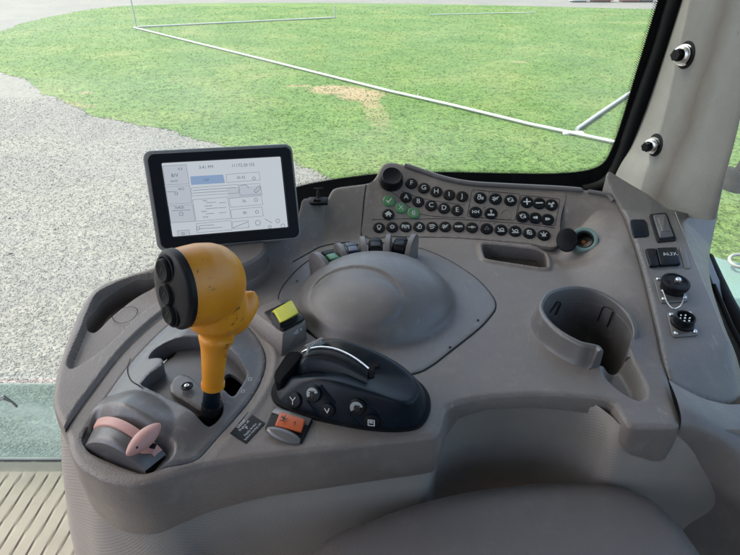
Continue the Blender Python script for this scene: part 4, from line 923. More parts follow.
quadS('plate', [(629.3,220),(646,220),(649.5,237),(633,238)], -.001, .0012, M['pod'], bp_, .0006, rnd=.22)
rk = thing('grey_rocker_switch', 'tall ribbed grey rocker switch in a black frame near the top of the side panel', 'switch', SS(663,228))
quadS('frame', [(649,215),(666,213.5),(676.5,241),(657,243)], -.001, .0018, M['black'], rk, .0006, rnd=.08)
quadS('rocker', [(652,217.5),(664.5,216.5),(672.5,238.5),(659,240)], .001, .0042, M['shell2'], rk, .0009, rnd=.06)
quadS('rocker_pad', [(655.5,221),(663.5,220.5),(669,234),(661,235)], .003, .0056, M['collar'], rk, .0008, rnd=.08)
ax_ = thing('aux_switch', 'black slide switch marked AUX set in an oblong recess of the side panel', 'switch', SS(664,259))
quadS('recess', [(643.5,250),(684.5,248.5),(689.5,268),(649,269)], -.001, .0004, M['shell2'], ax_, .0003, rnd=.2)
quadS('recess_rim', [(679,248),(685.5,248),(691,269),(684,269)], -.001, .0012, M['side'], ax_, .0006, rnd=.2)
quadS('left_key', [(644.5,251),(654.5,250.6),(658.5,267.6),(649.5,268.2)], .000, .0038, M['key'], ax_, .001, rnd=.08)
quadS('right_key', [(655.2,250.6),(675.5,250),(679.5,266.5),(659.2,267.6)], .000, .0046, M['key'], ax_, .001, rnd=.05)
p_ = SS(668.5,257.5); n_ = nrm(p_); text('lettering', 'AUX', .0082, M['white'], ax_, frame(Vector(p_)+n_*.0049, n_, right=Vector(SS(680,257)-SS(660,257.8))))
def connector(c4, name, label):
    t = thing(name, label, 'connector', SS(*np.mean(c4, 0))); _, c, n = quadS('flange', c4, -.001, .0016, M['plate'], t, .0005, rnd=.12)
    for p in c4:
        q = np.mean(c4, 0); q = (p[0]+(q[0]-p[0])*.26, p[1]+(q[1]-p[1])*.26); q = Vector(SS(*q)); bm = bmesh.new()
        lathe(bm, [(.0022,0),(.0022,.0008),(.0015,.0018),(.0006,.0019),(.0005,.0010),(0,.0010)], 14); mkb('screw', bm, M['steel'], t, mtx=frame(q+n*.0016, n))
    return t, c, n
t1_, c, n = connector([(652.8,277),(680,276.5),(688.5,302),(660,304)], 'capped_connector', 'round black connector closed by a cap on a ball chain, above the open pinned connector')
m_ = frame(Vector(SS(672,290))+n*.0016, n); rr_ = 13.0*pxm(SS(674,288)); bm = bmesh.new(); lathe(bm, [(rr_*.92,-.001),(rr_*.92,.006),(rr_*.9,.0065)], 36); mkb('barrel', bm, M['black'], t1_, mtx=m_)
bm = bmesh.new(); lathe(bm, [(rr_*.9,.0055),(rr_,.0060),(rr_*1.01,.0095),(rr_*.97,.0108),(rr_*.8,.0112),(rr_*.78,.0104),(0,.0104)], 44, wob=lambda i, z: (.0004 if i % 2 and .006 < z < .0105 else 0)); cap_ = mkb('cap', bm, M['black'], t1_, mtx=m_)
bm = bmesh.new(); box(bm, -rr_*.55, 0, .0105, .0018, .005, .0012, .0003, 1); mkb('grip_slot', bm, M['seam'], cap_, mtx=m_)
bm = bmesh.new(); box(bm, rr_*.6, .001, .0105, .0018, .005, .0012, .0003, 1); mkb('grip_slot', bm, M['seam'], cap_, mtx=m_)
bm = bmesh.new(); lathe(bm, [(.0032,.010),(.0032,.0125),(.0024,.0140),(0,.0145)], 20, cx=.0015, cy=.0005); mkb('chain_stud', bm, M['steel'], cap_, mtx=m_)
pp = [Vector(m_ @ Vector((.0022,-.001,.0135))), Vector(SS(680,290,.009)), Vector(SS(682.5,298,.0065)), Vector(SS(681,306,.003)), Vector(SS(677,310,.0025)), Vector(SS(672,310.5,.0025)), Vector(SS(667,306,.003)), Vector(SS(664,300,.004)), Vector(SS(661.5,294.5,.0045))]
cc = cr([tuple(p) for p in pp], 6, closed=False); bm = bmesh.new()
for q in cc: bmesh.ops.create_icosphere(bm, subdivisions=1, radius=.00085, matrix=Matrix.Translation(Vector([float(a) for a in q])))
tube(bm, cc, .0003, 5); mkb('ball_chain', bm, M['steel'], t1_)
bm = bmesh.new(); bmesh.ops.create_icosphere(bm, subdivisions=2, radius=.0015, matrix=Matrix.Translation(Vector([float(a) for a in cc[-1]]))); mkb('chain_end', bm, M['steel'], t1_)
t2_, c, n = connector([(666,313),(691,311.5),(698.5,336),(672.5,338)], 'pinned_connector', 'open round multi-pin connector in a square screwed flange, lowest on the side panel')
m_ = frame(Vector(SS(681.5,325))+n*.0016, n); rr_ = 9.6*pxm(SS(682,325)); bm = bmesh.new()
lathe(bm, [(rr_*1.15,-.001),(rr_*1.15,.002),(rr_*1.0,.003),(rr_*1.0,.0095),(rr_*.93,.0100),(rr_*.82,.0096),(rr_*.80,.003),(0,.003)], 36); mkb('barrel', bm, M['black'], t2_, mtx=m_)
for k in range(7):
    a = 2*math.pi*k/6; r_ = 0 if k == 6 else rr_*.5; bm = bmesh.new(); lathe(bm, [(.0010,.003),(.0010,.0078),(.0005,.0084),(0,.0085)], 10, cx=r_*math.cos(a), cy=r_*math.sin(a)); mkb('pin', bm, M['chrome'], t2_, mtx=m_)

# rounded trim below the panel
lt = [[(668.5,380,.004),(690,392,.001),(712,401,-.006),(742,404,-.012),(790,392,-.02)],
      [(674,392,.006),(694,401,.004),(718,414,-.004),(746,428,-.012),(800,440,-.02)],
      [(679,407,.006),(696,416,.003),(720,430,-.006),(748,446,-.015),(800,470,-.025)],
      [(681,424,-.001),(697,433,-.008),(720,447,-.018),(748,468,-.028),(800,500,-.04)],
      [(673,443,-.022),(690,455,-.035),(712,472,-.050),(742,500,-.065),(800,540,-.08)],
      [(662,459,-.044),(680,474,-.065),(702,494,-.090),(735,525,-.11),(800,570,-.12)],
      [(650,520,-.13),(670,530,-.14),(700,560,-.16),(735,600,-.18),(800,640,-.19)]]
rw = [cr([Z(*p) for p in r_], 8, closed=False) for r_ in lt]; colsN = len(rw[0])
cols_ = [cr([rw[j][i] for j in range(len(rw))], 8, closed=False) for i in range(colsN)]
lo = grid_patch('lower_corner_trim', lambda u, v: cols_[int(round(u*(colsN-1)))][int(round(v*(len(cols_[0])-1)))], colsN, len(cols_[0]), M['side'], None)
tag(lo, 'rounded grey moulded corner trim below the side switch panel', 'trim')
# ================================================================== PILLAR
pil = thing('cab_pillar', 'dusty pale grey cab pillar with a brown stain beside the windscreen', 'pillar', (.42,.75,.05))
def pillar_mat():
    m, t, b = nm('dusty_pillar_plastic'); pos = coords(t)
    n1 = noise(t, 14, 5, .65, pos); c = ramp(t, n1.outputs['Fac'], [(.3, (.140,.138,.127)), (.7, (.180,.177,.163))])
    s = node(t, 'ShaderNodeSeparateXYZ'); lnk(t, pos, s.inputs[0])
    n2 = noise(t, 9, 4, .6, pos)
    # stain: a long grubby streak running down the middle of the pillar
    sp1, sp2 = pr[2][17], pr[7][17]; hd_ = (pr[4][28]-pr[4][8])[:2]; hd_ /= np.linalg.norm(hd_); q1, q2 = float(sp1[:2] @ hd_), float(sp2[:2] @ hd_); sb_ = (q1-q2)/float(sp1[2]-sp2[2])
    d = node(t, 'ShaderNodeVectorMath', operation='DOT_PRODUCT'); lnk(t, pos, d.inputs[0]); d.inputs[1].default_value = (float(hd_[0]), float(hd_[1]), -sb_)
    a = node(t, 'ShaderNodeMath', operation='ADD'); lnk(t, d.outputs['Value'], a.inputs[0]); a.inputs[1].default_value = -(q1-sb_*float(sp1[2])); d = a
    e = node(t, 'ShaderNodeMath', operation='MULTIPLY_ADD'); lnk(t, n2.outputs['Fac'], e.inputs[0]); e.inputs[1].default_value = .05; e.inputs[2].default_value = -.025
    f = node(t, 'ShaderNodeMath', operation='ADD'); lnk(t, d.outputs[0], f.inputs[0]); lnk(t, e.outputs[0], f.inputs[1])
    g = node(t, 'ShaderNodeMath', operation='ABSOLUTE'); lnk(t, f.outputs[0], g.inputs[0])
    r = ramp(t, g.outputs[0], [(.0, (.72,)*3), (.010, (.5,)*3), (.036, (0,0,0))])
    n5 = noise(t, 70, 4, .7, pos); r5 = ramp(t, n5.outputs['Fac'], [(.66, (0,0,0)), (.74, (.5,.5,.5))])
    ad = node(t, 'ShaderNodeMath', operation='MAXIMUM'); lnk(t, r.outputs['Color'], ad.inputs[0]); lnk(t, r5.outputs['Color'], ad.inputs[1])
    mx = node(t, 'ShaderNodeMix', data_type='RGBA'); lnk(t, ad.outputs[0], mx.inputs['Factor']); lnk(t, c.outputs['Color'], mx.inputs['A']); mx.inputs['B'].default_value = (.065,.048,.036,1)
    lnk(t, mx.outputs['Result'], b.inputs['Base Color']); b.inputs['Roughness'].default_value = .62
    n3 = noise(t, 700, 2, .5, pos); bp = node(t, 'ShaderNodeBump'); bp.inputs['Strength'].default_value = .5; bp.inputs['Distance'].default_value = .0008; lnk(t, n3.outputs['Fac'], bp.inputs['Height']); lnk(t, bp.outputs['Normal'], b.inputs['Normal'])
    return m
WY = .82
pe = [((742,-200),(832,-200)),((700,-68),(792,-68)),((677.5,0),(773,0)),((660,55),(758,55)),((644,104),(744,104)),((628,143),(733.5,146)),((615,165),(724,180)),((601.5,194),(715.5,219))]
def prow(l, r_):
    a = Yp(*l, WY-.004); b = Yp(*r_, .585); m1 = a*.74+b*.26+np.array([.004,-.030,0]); m2 = a*.42+b*.58+np.array([.006,-.026,0]); b2 = b+np.array([.03,.08,0]); a0 = a+np.array([.01,.02,0])
    return cr([a0, a, m1, m2, b, b2], 7, closed=False)
pr = [prow(*q) for q in pe]; M['pillar'] = pillar_mat(); pc = [cr([pr[j][i] for j in range(len(pr))], 6, closed=False) for i in range(len(pr[0]))]
grid_patch('pillar_cover', lambda u, v: pc[int(round(u*(len(pc)-1)))][int(round(v*(len(pc[0])-1)))], len(pc), len(pc[0]), M['pillar'], pil, sharp=180) if False else grid_patch('pillar_cover', lambda u, v: pc[int(round(u*(len(pc)-1)))][int(round(v*(len(pc[0])-1)))], len(pc), len(pc[0]), M['pillar'], pil)
bpy.context.view_layer.update()
pco = pil.children[0]
def on_obj(ob, px, py):
    o = Vector((0,0,CH)); d = Vector(ray(px, py)).normalized(); mi = ob.matrix_world.inverted(); h, loc, n, _ = ob.ray_cast(mi @ o, d)
    if n.dot(d) > 0: n = -n
    return ob.matrix_world @ loc, n
for px, py, lb, sc_ in ((686,55,'upper zinc stud with stacked washers sticking out of the pillar',1.0),(655.5,145,'lower zinc stud with stacked washers sticking out of the pillar',.88)):
    p, n = on_obj(pco, px, py); d = (Vector((-.80,-.42,.06)) if py < 100 else Vector((-.80,-.42,.0))).normalized(); k = 1.35*sc_
    t = thing('pillar_stud', lb, 'bolt', p, 'studs on the pillar'); m_ = frame(p, d)
    bm = bmesh.new(); lathe(bm, [(.0125*k,-.003),(.0125*k,.0008),(.0108*k,.0018),(0,.0018)], 28); bmesh.ops.scale(bm, vec=(1,1.25,1), verts=bm.verts); mkb('grommet', bm, M['rubber'], t, mtx=frame(p, n))
    bm = bmesh.new(); lathe(bm, [(.0062*k,-.004),(.0062*k,.004),(.0098*k,.0042),(.0098*k,.0058),(.0065*k,.0060)], 28); mkb('washer', bm, M['steel'], t, mtx=m_)
    bm = bmesh.new(); lathe(bm, [(.0072*k,.0060),(.0072*k,.0078),(.0088*k,.0080),(.0088*k,.0098),(.0070*k,.0100)], 28); mkb('washer', bm, M['steel'], t, mtx=m_)
    bm = bmesh.new(); lathe(bm, [(.0078*k,.0100),(.0080*k,.0125),(.0066*k,.0135),(.0060*k,.0138),(.0060*k,.0155)], 28); mkb('collar', bm, M['steel'], t, mtx=m_)
    bm = bmesh.new(); lathe(bm, [(.0050*k,.0150),(.0056*k,.0156),(.0056*k,.0215),(.0048*k,.0225),(0,.0225)], 6); mkb('hex_cap', bm, M['black'], t, mtx=m_, smooth=False)

# ================================================================== WINDSCREEN
def glass_mat(name, tint=(.93,.97,.94), dust=.03, refl=1.0):
    m = bpy.data.materials.new(name); m.use_nodes = True; t = m.node_tree; t.nodes.remove(t.nodes['Principled BSDF']); out = t.nodes['Material Output']
    tr = node(t, 'ShaderNodeBsdfTransparent'); tr.inputs[0].default_value = (*tint, 1); gl = node(t, 'ShaderNodeBsdfGlossy'); gl.inputs['Roughness'].default_value = .03; gl.inputs[0].default_value = (refl,)*3+(1,)
    lw_ = node(t, 'ShaderNodeLayerWeight'); lw_.inputs[0].default_value = .5; pw_ = node(t, 'ShaderNodeMath', operation='POWER'); lnk(t, lw_.outputs['Facing'], pw_.inputs[0]); pw_.inputs[1].default_value = 5; fr_ = node(t, 'ShaderNodeMath', operation='MULTIPLY_ADD'); lnk(t, pw_.outputs[0], fr_.inputs[0]); fr_.inputs[1].default_value = .8; fr_.inputs[2].default_value = .025; mx = node(t, 'ShaderNodeMixShader'); lnk(t, fr_.outputs[0], mx.inputs[0]); lnk(t, tr.outputs[0], mx.inputs[1]); lnk(t, gl.outputs[0], mx.inputs[2])
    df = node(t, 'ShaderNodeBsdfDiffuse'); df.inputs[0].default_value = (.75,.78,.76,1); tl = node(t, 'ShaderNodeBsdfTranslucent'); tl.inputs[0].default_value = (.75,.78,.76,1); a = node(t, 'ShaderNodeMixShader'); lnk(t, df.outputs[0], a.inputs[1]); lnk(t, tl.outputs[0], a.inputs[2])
    n = noise(t, 3.5, 5, .6, coords(t)); mp = node(t, 'ShaderNodeMapping'); mp.inputs['Rotation'].default_value = (0, .6, 0); mp.inputs['Scale'].default_value = (1.2, 1, 7); lnk(t, coords(t), mp.inputs['Vector']); n6 = noise(t, 2.2, 5, .6, mp.outputs['Vector'])  # stretched noise draws diagonal smear reflections into the dust
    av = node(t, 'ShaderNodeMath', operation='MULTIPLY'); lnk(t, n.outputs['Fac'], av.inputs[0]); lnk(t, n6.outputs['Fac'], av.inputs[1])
    r = ramp(t, av.outputs[0], [(.14, (dust*.35,)*3), (.42, (dust*2.4,)*3)]); m2 = node(t, 'ShaderNodeMixShader'); lnk(t, r.outputs['Color'], m2.inputs[0]); lnk(t, mx.outputs[0], m2.inputs[1]); lnk(t, a.outputs[0], m2.inputs[2])  # dust layer also paints the reflection and glare haze on the glass
    lnk(t, m2.outputs[0], out.inputs['Surface']); return m
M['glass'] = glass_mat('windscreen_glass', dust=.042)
ws_ = thing('windscreen', 'large glass windscreen with slight dust, painted reflection haze and a black dotted border', 'window', (-.2, WY, -.42))
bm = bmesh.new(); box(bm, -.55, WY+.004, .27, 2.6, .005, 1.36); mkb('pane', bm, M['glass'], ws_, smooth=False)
ip = [(702,-140),(680,-68),(658,0),(645,43),(632,86),(620,126),(611,150),(604,162),(593,168.5),(575,172),(547,173.5),(500,173),(450,172),(410,172.5),(375,174),(336,179),(300,186),(262,199),(232,216),(208,240),(192,268),(184,300)]
op = [(728,-140),(704,-68),(681,0),(668,43),(652,86),(637,126),(628,154),(618,176),(605,192),(580,200),(547,203),(500,203),(450,203),(410,203),(375,205),(336,210),(302,216),(270,229),(245,246),(225,264),(210,285),(204,300)]
I_ = cr([Yp(*p, WY-.004) for p in ip], 8, closed=False); O_ = cr([Yp(*p, WY-.004) for p in op], 8, closed=False)
bm = bmesh.new(); r1_ = [bm.verts.new(p) for p in I_]; r2_ = [bm.verts.new(p+np.array([0,-.0015,0])) for p in I_]; r3_ = [bm.verts.new(p+np.array([0,-.0015,0])) for p in O_]
for a, b in ((r1_, r2_), (r2_, r3_)):
    for i in range(len(a)-1): bm.faces.new((a[i], a[i+1], b[i+1], b[i]))
mkb('black_border', bm, M['rubber'], ws_)
# raised seal on the pillar side
bm = bmesh.new(); sl = [(I_[i]*.35+O_[i]*.65)+np.array([0,-.004,0]) for i in range(0, 8*9)]; tube(bm, sl, .0105, 12); mkb('rubber_seal', bm, M['rubber'], ws_)
bm = bmesh.new(); acc = 0; k_ = 0                   # printed dots fading out from the border
for i in range(0, len(I_)-1):
    a, b = I_[i], I_[i+1]; seg = np.linalg.norm(b-a); tdir = (b-a)/max(seg, 1e-9); nd = np.array([tdir[2], 0, -tdir[0]])
    if np.dot(nd, O_[i]-I_[i]) > 0: nd = -nd
    pos_ = -acc
    while pos_+.0027 < seg:
        pos_ += .0027
        for j, (off, rd) in enumerate(((.0008,.00098),(.0029,.00078),(.0048,.00052))):
            c = a+tdir*(pos_+(.00135 if j % 2 else 0))+nd*off; bmesh.ops.create_circle(bm, cap_ends=True, radius=rd, segments=7, matrix=Matrix.Translation(Vector((c[0], WY-.0042, c[2]))) @ Matrix.Rotation(rad(90), 4, 'X'))
    acc = seg-pos_
o_ = mkb('dot_matrix', bm, M['rubber'], ws_, smooth=False); o_['kind'] = 'stuff'
# lower glass by the footwell
def low_glass():
    m, t, b = nm('grimy_teal_glass'); pos = coords(t); n1 = noise(t, 6, 5, .65, pos); c = ramp(t, n1.outputs['Fac'], [(.25, (.055,.095,.082)), (.5, (.10,.16,.14)), (.75, (.17,.225,.195))]); lnk(t, c.outputs['Color'], b.inputs['Base Color'])
    b.inputs['Roughness'].default_value = .12; n2 = noise(t, 260, 2, .5, pos); bp = node(t, 'ShaderNodeBump'); bp.inputs['Strength'].default_value = .2; bp.inputs['Distance'].default_value = .001; lnk(t, n2.outputs['Fac'], bp.inputs['Height']); lnk(t, bp.outputs['Normal'], b.inputs['Normal']); return m
M['lowglass'] = glass_mat('tinted_low_glass', (.60,.73,.68), .15)
lg = thing('footwell_glass', 'grimy teal-tinted low glass panel standing behind the ribbed floor mat', 'window', (-.85, .80, -.62))
bm = bmesh.new(); box(bm, -.95, .805, -.515, 1.5, .008, .212, .002, 1); mkb('tinted_glass', bm, M['lowglass'], lg)
bm = bmesh.new(); tube(bm, [(-1.7,.797,-.6175),(-.2,.797,-.6175)], .004, 8); mkb('bottom_seal', bm, M['housing'], lg)
bm = bmesh.new()
for k in range(2): tube(bm, [Yp(-8+k*3,402-k*4,.798), Yp(4,399-k*3,.796), Yp(12,402,.797), Yp(17,407-k,.798)], .0022, 8)
mkb('handle_wire', bm, M['housing'], lg)
# ================================================================== CAB SHELL AND FLOOR
bm = bmesh.new(); box(bm, -.25, -.15, -.645, 1.9, 1.92, .05, .004, 1); cf = mkb('cab_floor', bm, M['shell2']); cf['kind'] = 'structure'; cf['label'] = 'grey cab floor under the mat'
MZ = -.612
def mat_rib():
    m, t, b = nm('dusty_beige_rubber'); pos = coords(t); n1 = noise(t, 12, 5, .6, pos); c = ramp(t, n1.outputs['Fac'], [(.25, (.155,.140,.115)), (.75, (.21,.192,.158))]); lnk(t, c.outputs['Color'], b.inputs['Base Color']); b.inputs['Roughness'].default_value = .8; return m
M['mat'] = mat_rib()
ga_, gb_ = Z(0,515,MZ), Z(26,478,MZ); gd = (gb_-ga_)[:2]; gd /= np.linalg.norm(gd); gn = np.array([-gd[1], gd[0]])
def matz(x, y):
    s = (x*gn[0]+y*gn[1])/.028; fz = s-np.floor(s); g = sstep(.0, .12, fz)*sstep(1.0, .88, fz)
    inb = sstep(.012, .03, .775-y); return MZ+.0035*(g-1)*inb
xs_ = np.arange(-1.10, -.30, .0025); ys_ = np.arange(.2, .785, .0025); XX, YY = np.meshgrid(xs_, ys_); ZZ = matz(XX, YY); nxx, nyy = len(xs_), len(ys_)
idx = np.arange(nxx*nyy).reshape(nyy, nxx); fq = np.stack([idx[:-1,:-1], idx[:-1,1:], idx[1:,1:], idx[1:,:-1]], -1).reshape(-1, 4).tolist()
fm = mk('floor_mat', np.stack([XX.ravel(), YY.ravel(), ZZ.ravel()], 1), fq, M['mat'], None, (-.8,.3,MZ)); tag(fm, 'dusty beige ribbed rubber floor mat left of the console', 'mat')
hl = flat('pale_headliner', (.45,.44,.41), .8)
bm = bmesh.new(); box(bm, -.18, -.15, .86, 1.62, 2.1, .08, .02, 2); rf = mkb('sun_block_roof', bm, hl); tag(rf, 'unseen pale cab roof slab added overhead to block the sun', 'roof')  # unseen roof slab, added to keep direct sun off the console
bm = bmesh.new(); box(bm, .68, -.2, -.42, .04, 1.9, .60, .01, 2); sw = mkb('cab_side_wall', bm, M['side']); tag(sw, 'grey lower side wall of the cab beyond the side panel', 'wall')
bm = bmesh.new(); box(bm, -.2, -1.1, -.01, 1.7, .05, 1.28, .01, 2); sw = mkb('unseen_rear_wall', bm, M['side']); tag(sw, 'unseen grey rear wall of the cab, raised to cut light from behind', 'wall')  # unseen wall, built high to cut fill light from the rear
# side window bits to the right of the pillar
sg = thing('side_window', 'right side cab window with black rubber edge behind the pillar foot', 'window', (.66,.3,-.1))
bm = bmesh.new(); box(bm, .675, -.12, .34, .005, 1.5, .96); mkb('pane', bm, glass_mat('side_glass', dust=.004), sg, smooth=False)
bm = bmesh.new(); tube(bm, [Yp(706,258,.64), Yp(716,280,.60), Yp(728,305,.555), Yp(744,332,.51), Yp(775,375,.45), Yp(830,450,.38)], .0095, 12); mkb('rubber_edge', bm, M['rubber'], sg)
lt2 = [Yp(706,270,.60), Yp(716,296,.565), Yp(728,322,.53), Yp(744,352,.49), Yp(775,400,.44), Yp(830,470,.38)]
bm = bmesh.new(); rows = [[bm.verts.new(p+np.array(o)) for p in lt2] for o in ((.014,.03,.012),(0,.0,.004),(-.012,-.01,-.008),(-.02,-.01,-.05),(-.02,-.01,-.2))]
for a, b in zip(rows, rows[1:]):
    for i in range(len(a)-1): bm.faces.new((a[i], a[i+1], b[i+1], b[i]))
mkb('sill_trim', bm, M['shell2'], sg)
bm = bmesh.new(); tube(bm, [Yp(713,285,.56), Yp(730,325,.51), Yp(752,368,.46)], .0035, 8); mkb('sill_groove', bm, M['rubber'], sg)
# fender beyond the side window
fd = thing('rear_fender', 'pale green flat fender outside the side window', 'fender', (1.1,.9,-.35))
M['fender'] = flat('pale_green_paint', (.09,.15,.125), .4)
fp = [Z(*p, -.22) for p in ((700,248),(712,254),(726,258),(745,262),(900,275),(1100,420),(760,380),(740,352),(720,318),(700,280))]
bm = bmesh.new(); prism(bm, [(p[0], p[1]) for p in fp][::-1], -.26, -.22, .01); mkb('panel', bm, M['fender'], fd)
wr = thing('wire_loop', 'bent grey wire loop on the pale green fender', 'bracket', Z(738,262,-.22)); cw = Vector(Z(741,261,-.205)); k_ = 12*pxm(cw)
bm = bmesh.new(); tube(bm, [cw+Vector((k_*math.cos(a), k_*.8*math.sin(a)+.2*k_*math.cos(a), .004*math.sin(a))) for a in np.linspace(0, 2*math.pi*.97, 30)], k_*.14, 8); mkb('wire', bm, M['housing'], wr)
mr = thing('mirror_clamp', 'black clamp of the mirror arm outside the side window', 'clamp', Yp(738,178,.95)); bm = bmesh.new(); p = Vector(Yp(738,180,.95)); tube(bm, [p+Vector((-.004,0,.018)), p+Vector((-.012,0,-.018))], .021, 20); mkb('clamp', bm, M['seam'], mr)
bm = bmesh.new(); tube(bm, [p+Vector((-.002,0,.018)), p+Vector((.03,.01,.12)), p+Vector((.10,.02,.3))], .010, 14); mkb('arm', bm, M['seam'], mr)
# ================================================================== SEAT EDGE
se_px = [(296,600),(318,560),(336,543),(366,531),(430,509),(500,496),(560,491.5),(606,493),(640,502),(664,518),(690,548),(716,600),(720,720),(290,720)]
seat = cr([Z(a, b-6, -.072)[:2] for a, b in se_px], 4)
def zseat(x, y): return -.060-.35*np.maximum(0, .2-y)**2-.04*np.maximum(0, x-.2)
so_ = sheet('seat_cushion', seat, zseat, M['seat'], None, step=.003, r=.022, levels=((.001,-.03),(-.004,-.10)), sharp=80); tag(so_, 'dark grey padded seat cushion edge at the bottom in front of the console', 'seat')

# ================================================================== OUTSIDE
GZ = -1.9
def Gp(px, py, dz=0): return Z(px, py, GZ+dz)
def gravel():
    m, t, b = nm('pale_gravel'); pos = coords(t); v = node(t, 'ShaderNodeTexVoronoi'); v.inputs['Scale'].default_value = 42; lnk(t, pos, v.inputs['Vector'])
    s = node(t, 'ShaderNodeSeparateColor'); lnk(t, v.outputs['Color'], s.inputs[0]); c = ramp(t, s.outputs[0], [(0, (.088,.087,.083)), (.35, (.104,.102,.097)), (.7, (.118,.116,.109)), (1, (.142,.139,.13))])
    n1 = noise(t, .8, 5, .6, pos); n2 = noise(t, 11, 4, .6, pos); r1 = ramp(t, n1.outputs['Fac'], [(.3, (.82,.82,.84)), (.7, (1.1,1.07,1.0))]); mx = node(t, 'ShaderNodeMix', data_type='RGBA', blend_type='MULTIPLY'); mx.inputs['Factor'].default_value = 1; lnk(t, c.outputs['Color'], mx.inputs['A']); lnk(t, r1.outputs['Color'], mx.inputs['B'])
    r2 = ramp(t, n2.outputs['Fac'], [(.3, (.75,.75,.77)), (.7, (1.15,1.13,1.1))]); m2 = node(t, 'ShaderNodeMix', data_type='RGBA', blend_type='MULTIPLY'); m2.inputs['Factor'].default_value = 1; lnk(t, mx.outputs['Result'], m2.inputs['A']); lnk(t, r2.outputs['Color'], m2.inputs['B'])
    lnk(t, m2.outputs['Result'], b.inputs['Base Color']); b.inputs['Roughness'].default_value = .9; bp = node(t, 'ShaderNodeBump'); bp.inputs['Strength'].default_value = .5; bp.inputs['Distance'].default_value = .008; bp.invert = True; lnk(t, v.outputs['Distance'], bp.inputs['Height']); lnk(t, bp.outputs['Normal'], b.inputs['Normal']); return m
M['gravel'] = gravel()
bm = bmesh.new(); bm.faces.new([bm.verts.new(p) for p in ((-900,-400,GZ),(900,-400,GZ),(900,1600,GZ),(-900,1600,GZ))]); gr = mkb('gravel_ground', bm, M['gravel'], smooth=False); gr['kind'] = 'structure'; gr['label'] = 'pale grey gravel yard'
PATCH = [(335,90,30,5.0,-.12,.9,1.0),(362,95,24,6.5,-.35,.9,1.0),(374,112,13,16,.1,2.6,.40),(372,104,10,5,0,1.8,.6),(300,86,14,1.4,0,1.6,.7),(85,93,8,1.8,0,1.4,.7),(520,62,12,1.2,0,1.6,.5),(70,104,40,2.2,-.5,2.2,.45)]
def grass(name, k=1.0, bump=True):
    m, t, b = nm(name); pos = coords(t); n1 = noise(t, .55, 6, .62, pos); n2 = noise(t, 5.5, 5, .65, pos); n3 = noise(t, 24, 5, .75, pos)
    c = ramp(t, n1.outputs['Fac'], [(.26, (.046*k,.096*k,.018*k)), (.48, (.066*k,.120*k,.025*k)), (.62, (.092*k,.134*k,.034*k)), (.78, (.145*k,.150*k,.060*k))])
    r2 = ramp(t, n2.outputs['Fac'], [(.28, (.68,.74,.66)), (.72, (1.26,1.2,1.25))]); mx = node(t, 'ShaderNodeMix', data_type='RGBA', blend_type='MULTIPLY'); mx.inputs['Factor'].default_value = 1; lnk(t, c.outputs['Color'], mx.inputs['A']); lnk(t, r2.outputs['Color'], mx.inputs['B'])
    r3 = ramp(t, n3.outputs['Fac'], [(.3, (.66,.72,.64)), (.7, (1.32,1.26,1.3))]); m2 = node(t, 'ShaderNodeMix', data_type='RGBA', blend_type='MULTIPLY'); m2.inputs['Factor'].default_value = 1; lnk(t, mx.outputs['Result'], m2.inputs['A']); lnk(t, r3.outputs['Color'], m2.inputs['B'])
    last = m2.outputs['Result']
    if bump:                                        # worn bare places with ragged edges
        n9 = noise(t, 2.6, 6, .7, pos); n10 = noise(t, 30, 3, .6, pos); dc = ramp(t, n10.outputs['Fac'], [(.3, (.17,.125,.068)), (.7, (.235,.18,.105))]); sx = node(t, 'ShaderNodeSeparateXYZ'); lnk(t, pos, sx.inputs[0])
        for (cx, cy, wx_, wy_, ang, k0, amt) in PATCH:
            c0_ = Gp(cx, cy); a1_ = Gp(cx+wx_, cy); a2_ = Gp(cx, cy-wy_); rx, ry = abs(a1_[0]-c0_[0]), abs(a2_[1]-c0_[1])
            mp_ = node(t, 'ShaderNodeMapping'); mp_.vector_type = 'TEXTURE'; mp_.inputs['Location'].default_value = (float(c0_[0]), float(c0_[1]), GZ); mp_.inputs['Rotation'].default_value = (0, 0, ang); mp_.inputs['Scale'].default_value = (float(rx), float(ry), 50); lnk(t, pos, mp_.inputs['Vector'])
            ln = node(t, 'ShaderNodeVectorMath', operation='LENGTH'); lnk(t, mp_.outputs[0], ln.inputs[0])
            ma = node(t, 'ShaderNodeMath', operation='MULTIPLY_ADD'); lnk(t, n9.outputs['Fac'], ma.inputs[0]); ma.inputs[1].default_value = k0; lnk(t, ln.outputs['Value'], ma.inputs[2])
            r_ = ramp(t, ma.outputs[0], [(0, (amt,)*3), (1, (0,0,0))]); e_ = r_.color_ramp.elements; sc_ = 2.0
            dv = node(t, 'ShaderNodeMath', operation='DIVIDE'); lnk(t, ma.outputs[0], dv.inputs[0]); dv.inputs[1].default_value = 2.5; t.links.new(dv.outputs[0], r_.inputs['Fac']); e_[0].position = (.62+k0*.5)/2.5; e_[1].position = (1.08+k0*.5)/2.5
            mx_ = node(t, 'ShaderNodeMix', data_type='RGBA'); lnk(t, r_.outputs['Color'], mx_.inputs['Factor']); lnk(t, last, mx_.inputs['A']); lnk(t, dc.outputs['Color'], mx_.inputs['B']); last = mx_.outputs['Result']
    lnk(t, last, b.inputs['Base Color']); b.inputs['Roughness'].default_value = .75; b.inputs['Specular IOR Level'].default_value = .2
    bp = node(t, 'ShaderNodeBump'); bp.inputs['Strength'].default_value = .8; bp.inputs['Distance'].default_value = .03; lnk(t, n3.outputs['Fac'], bp.inputs['Height'])
    if bump: lnk(t, bp.outputs['Normal'], b.inputs['Normal'])
    return m
M['grass'] = grass('short_lawn_grass'); M['blade'] = grass('lawn_blades', 1.15, False)
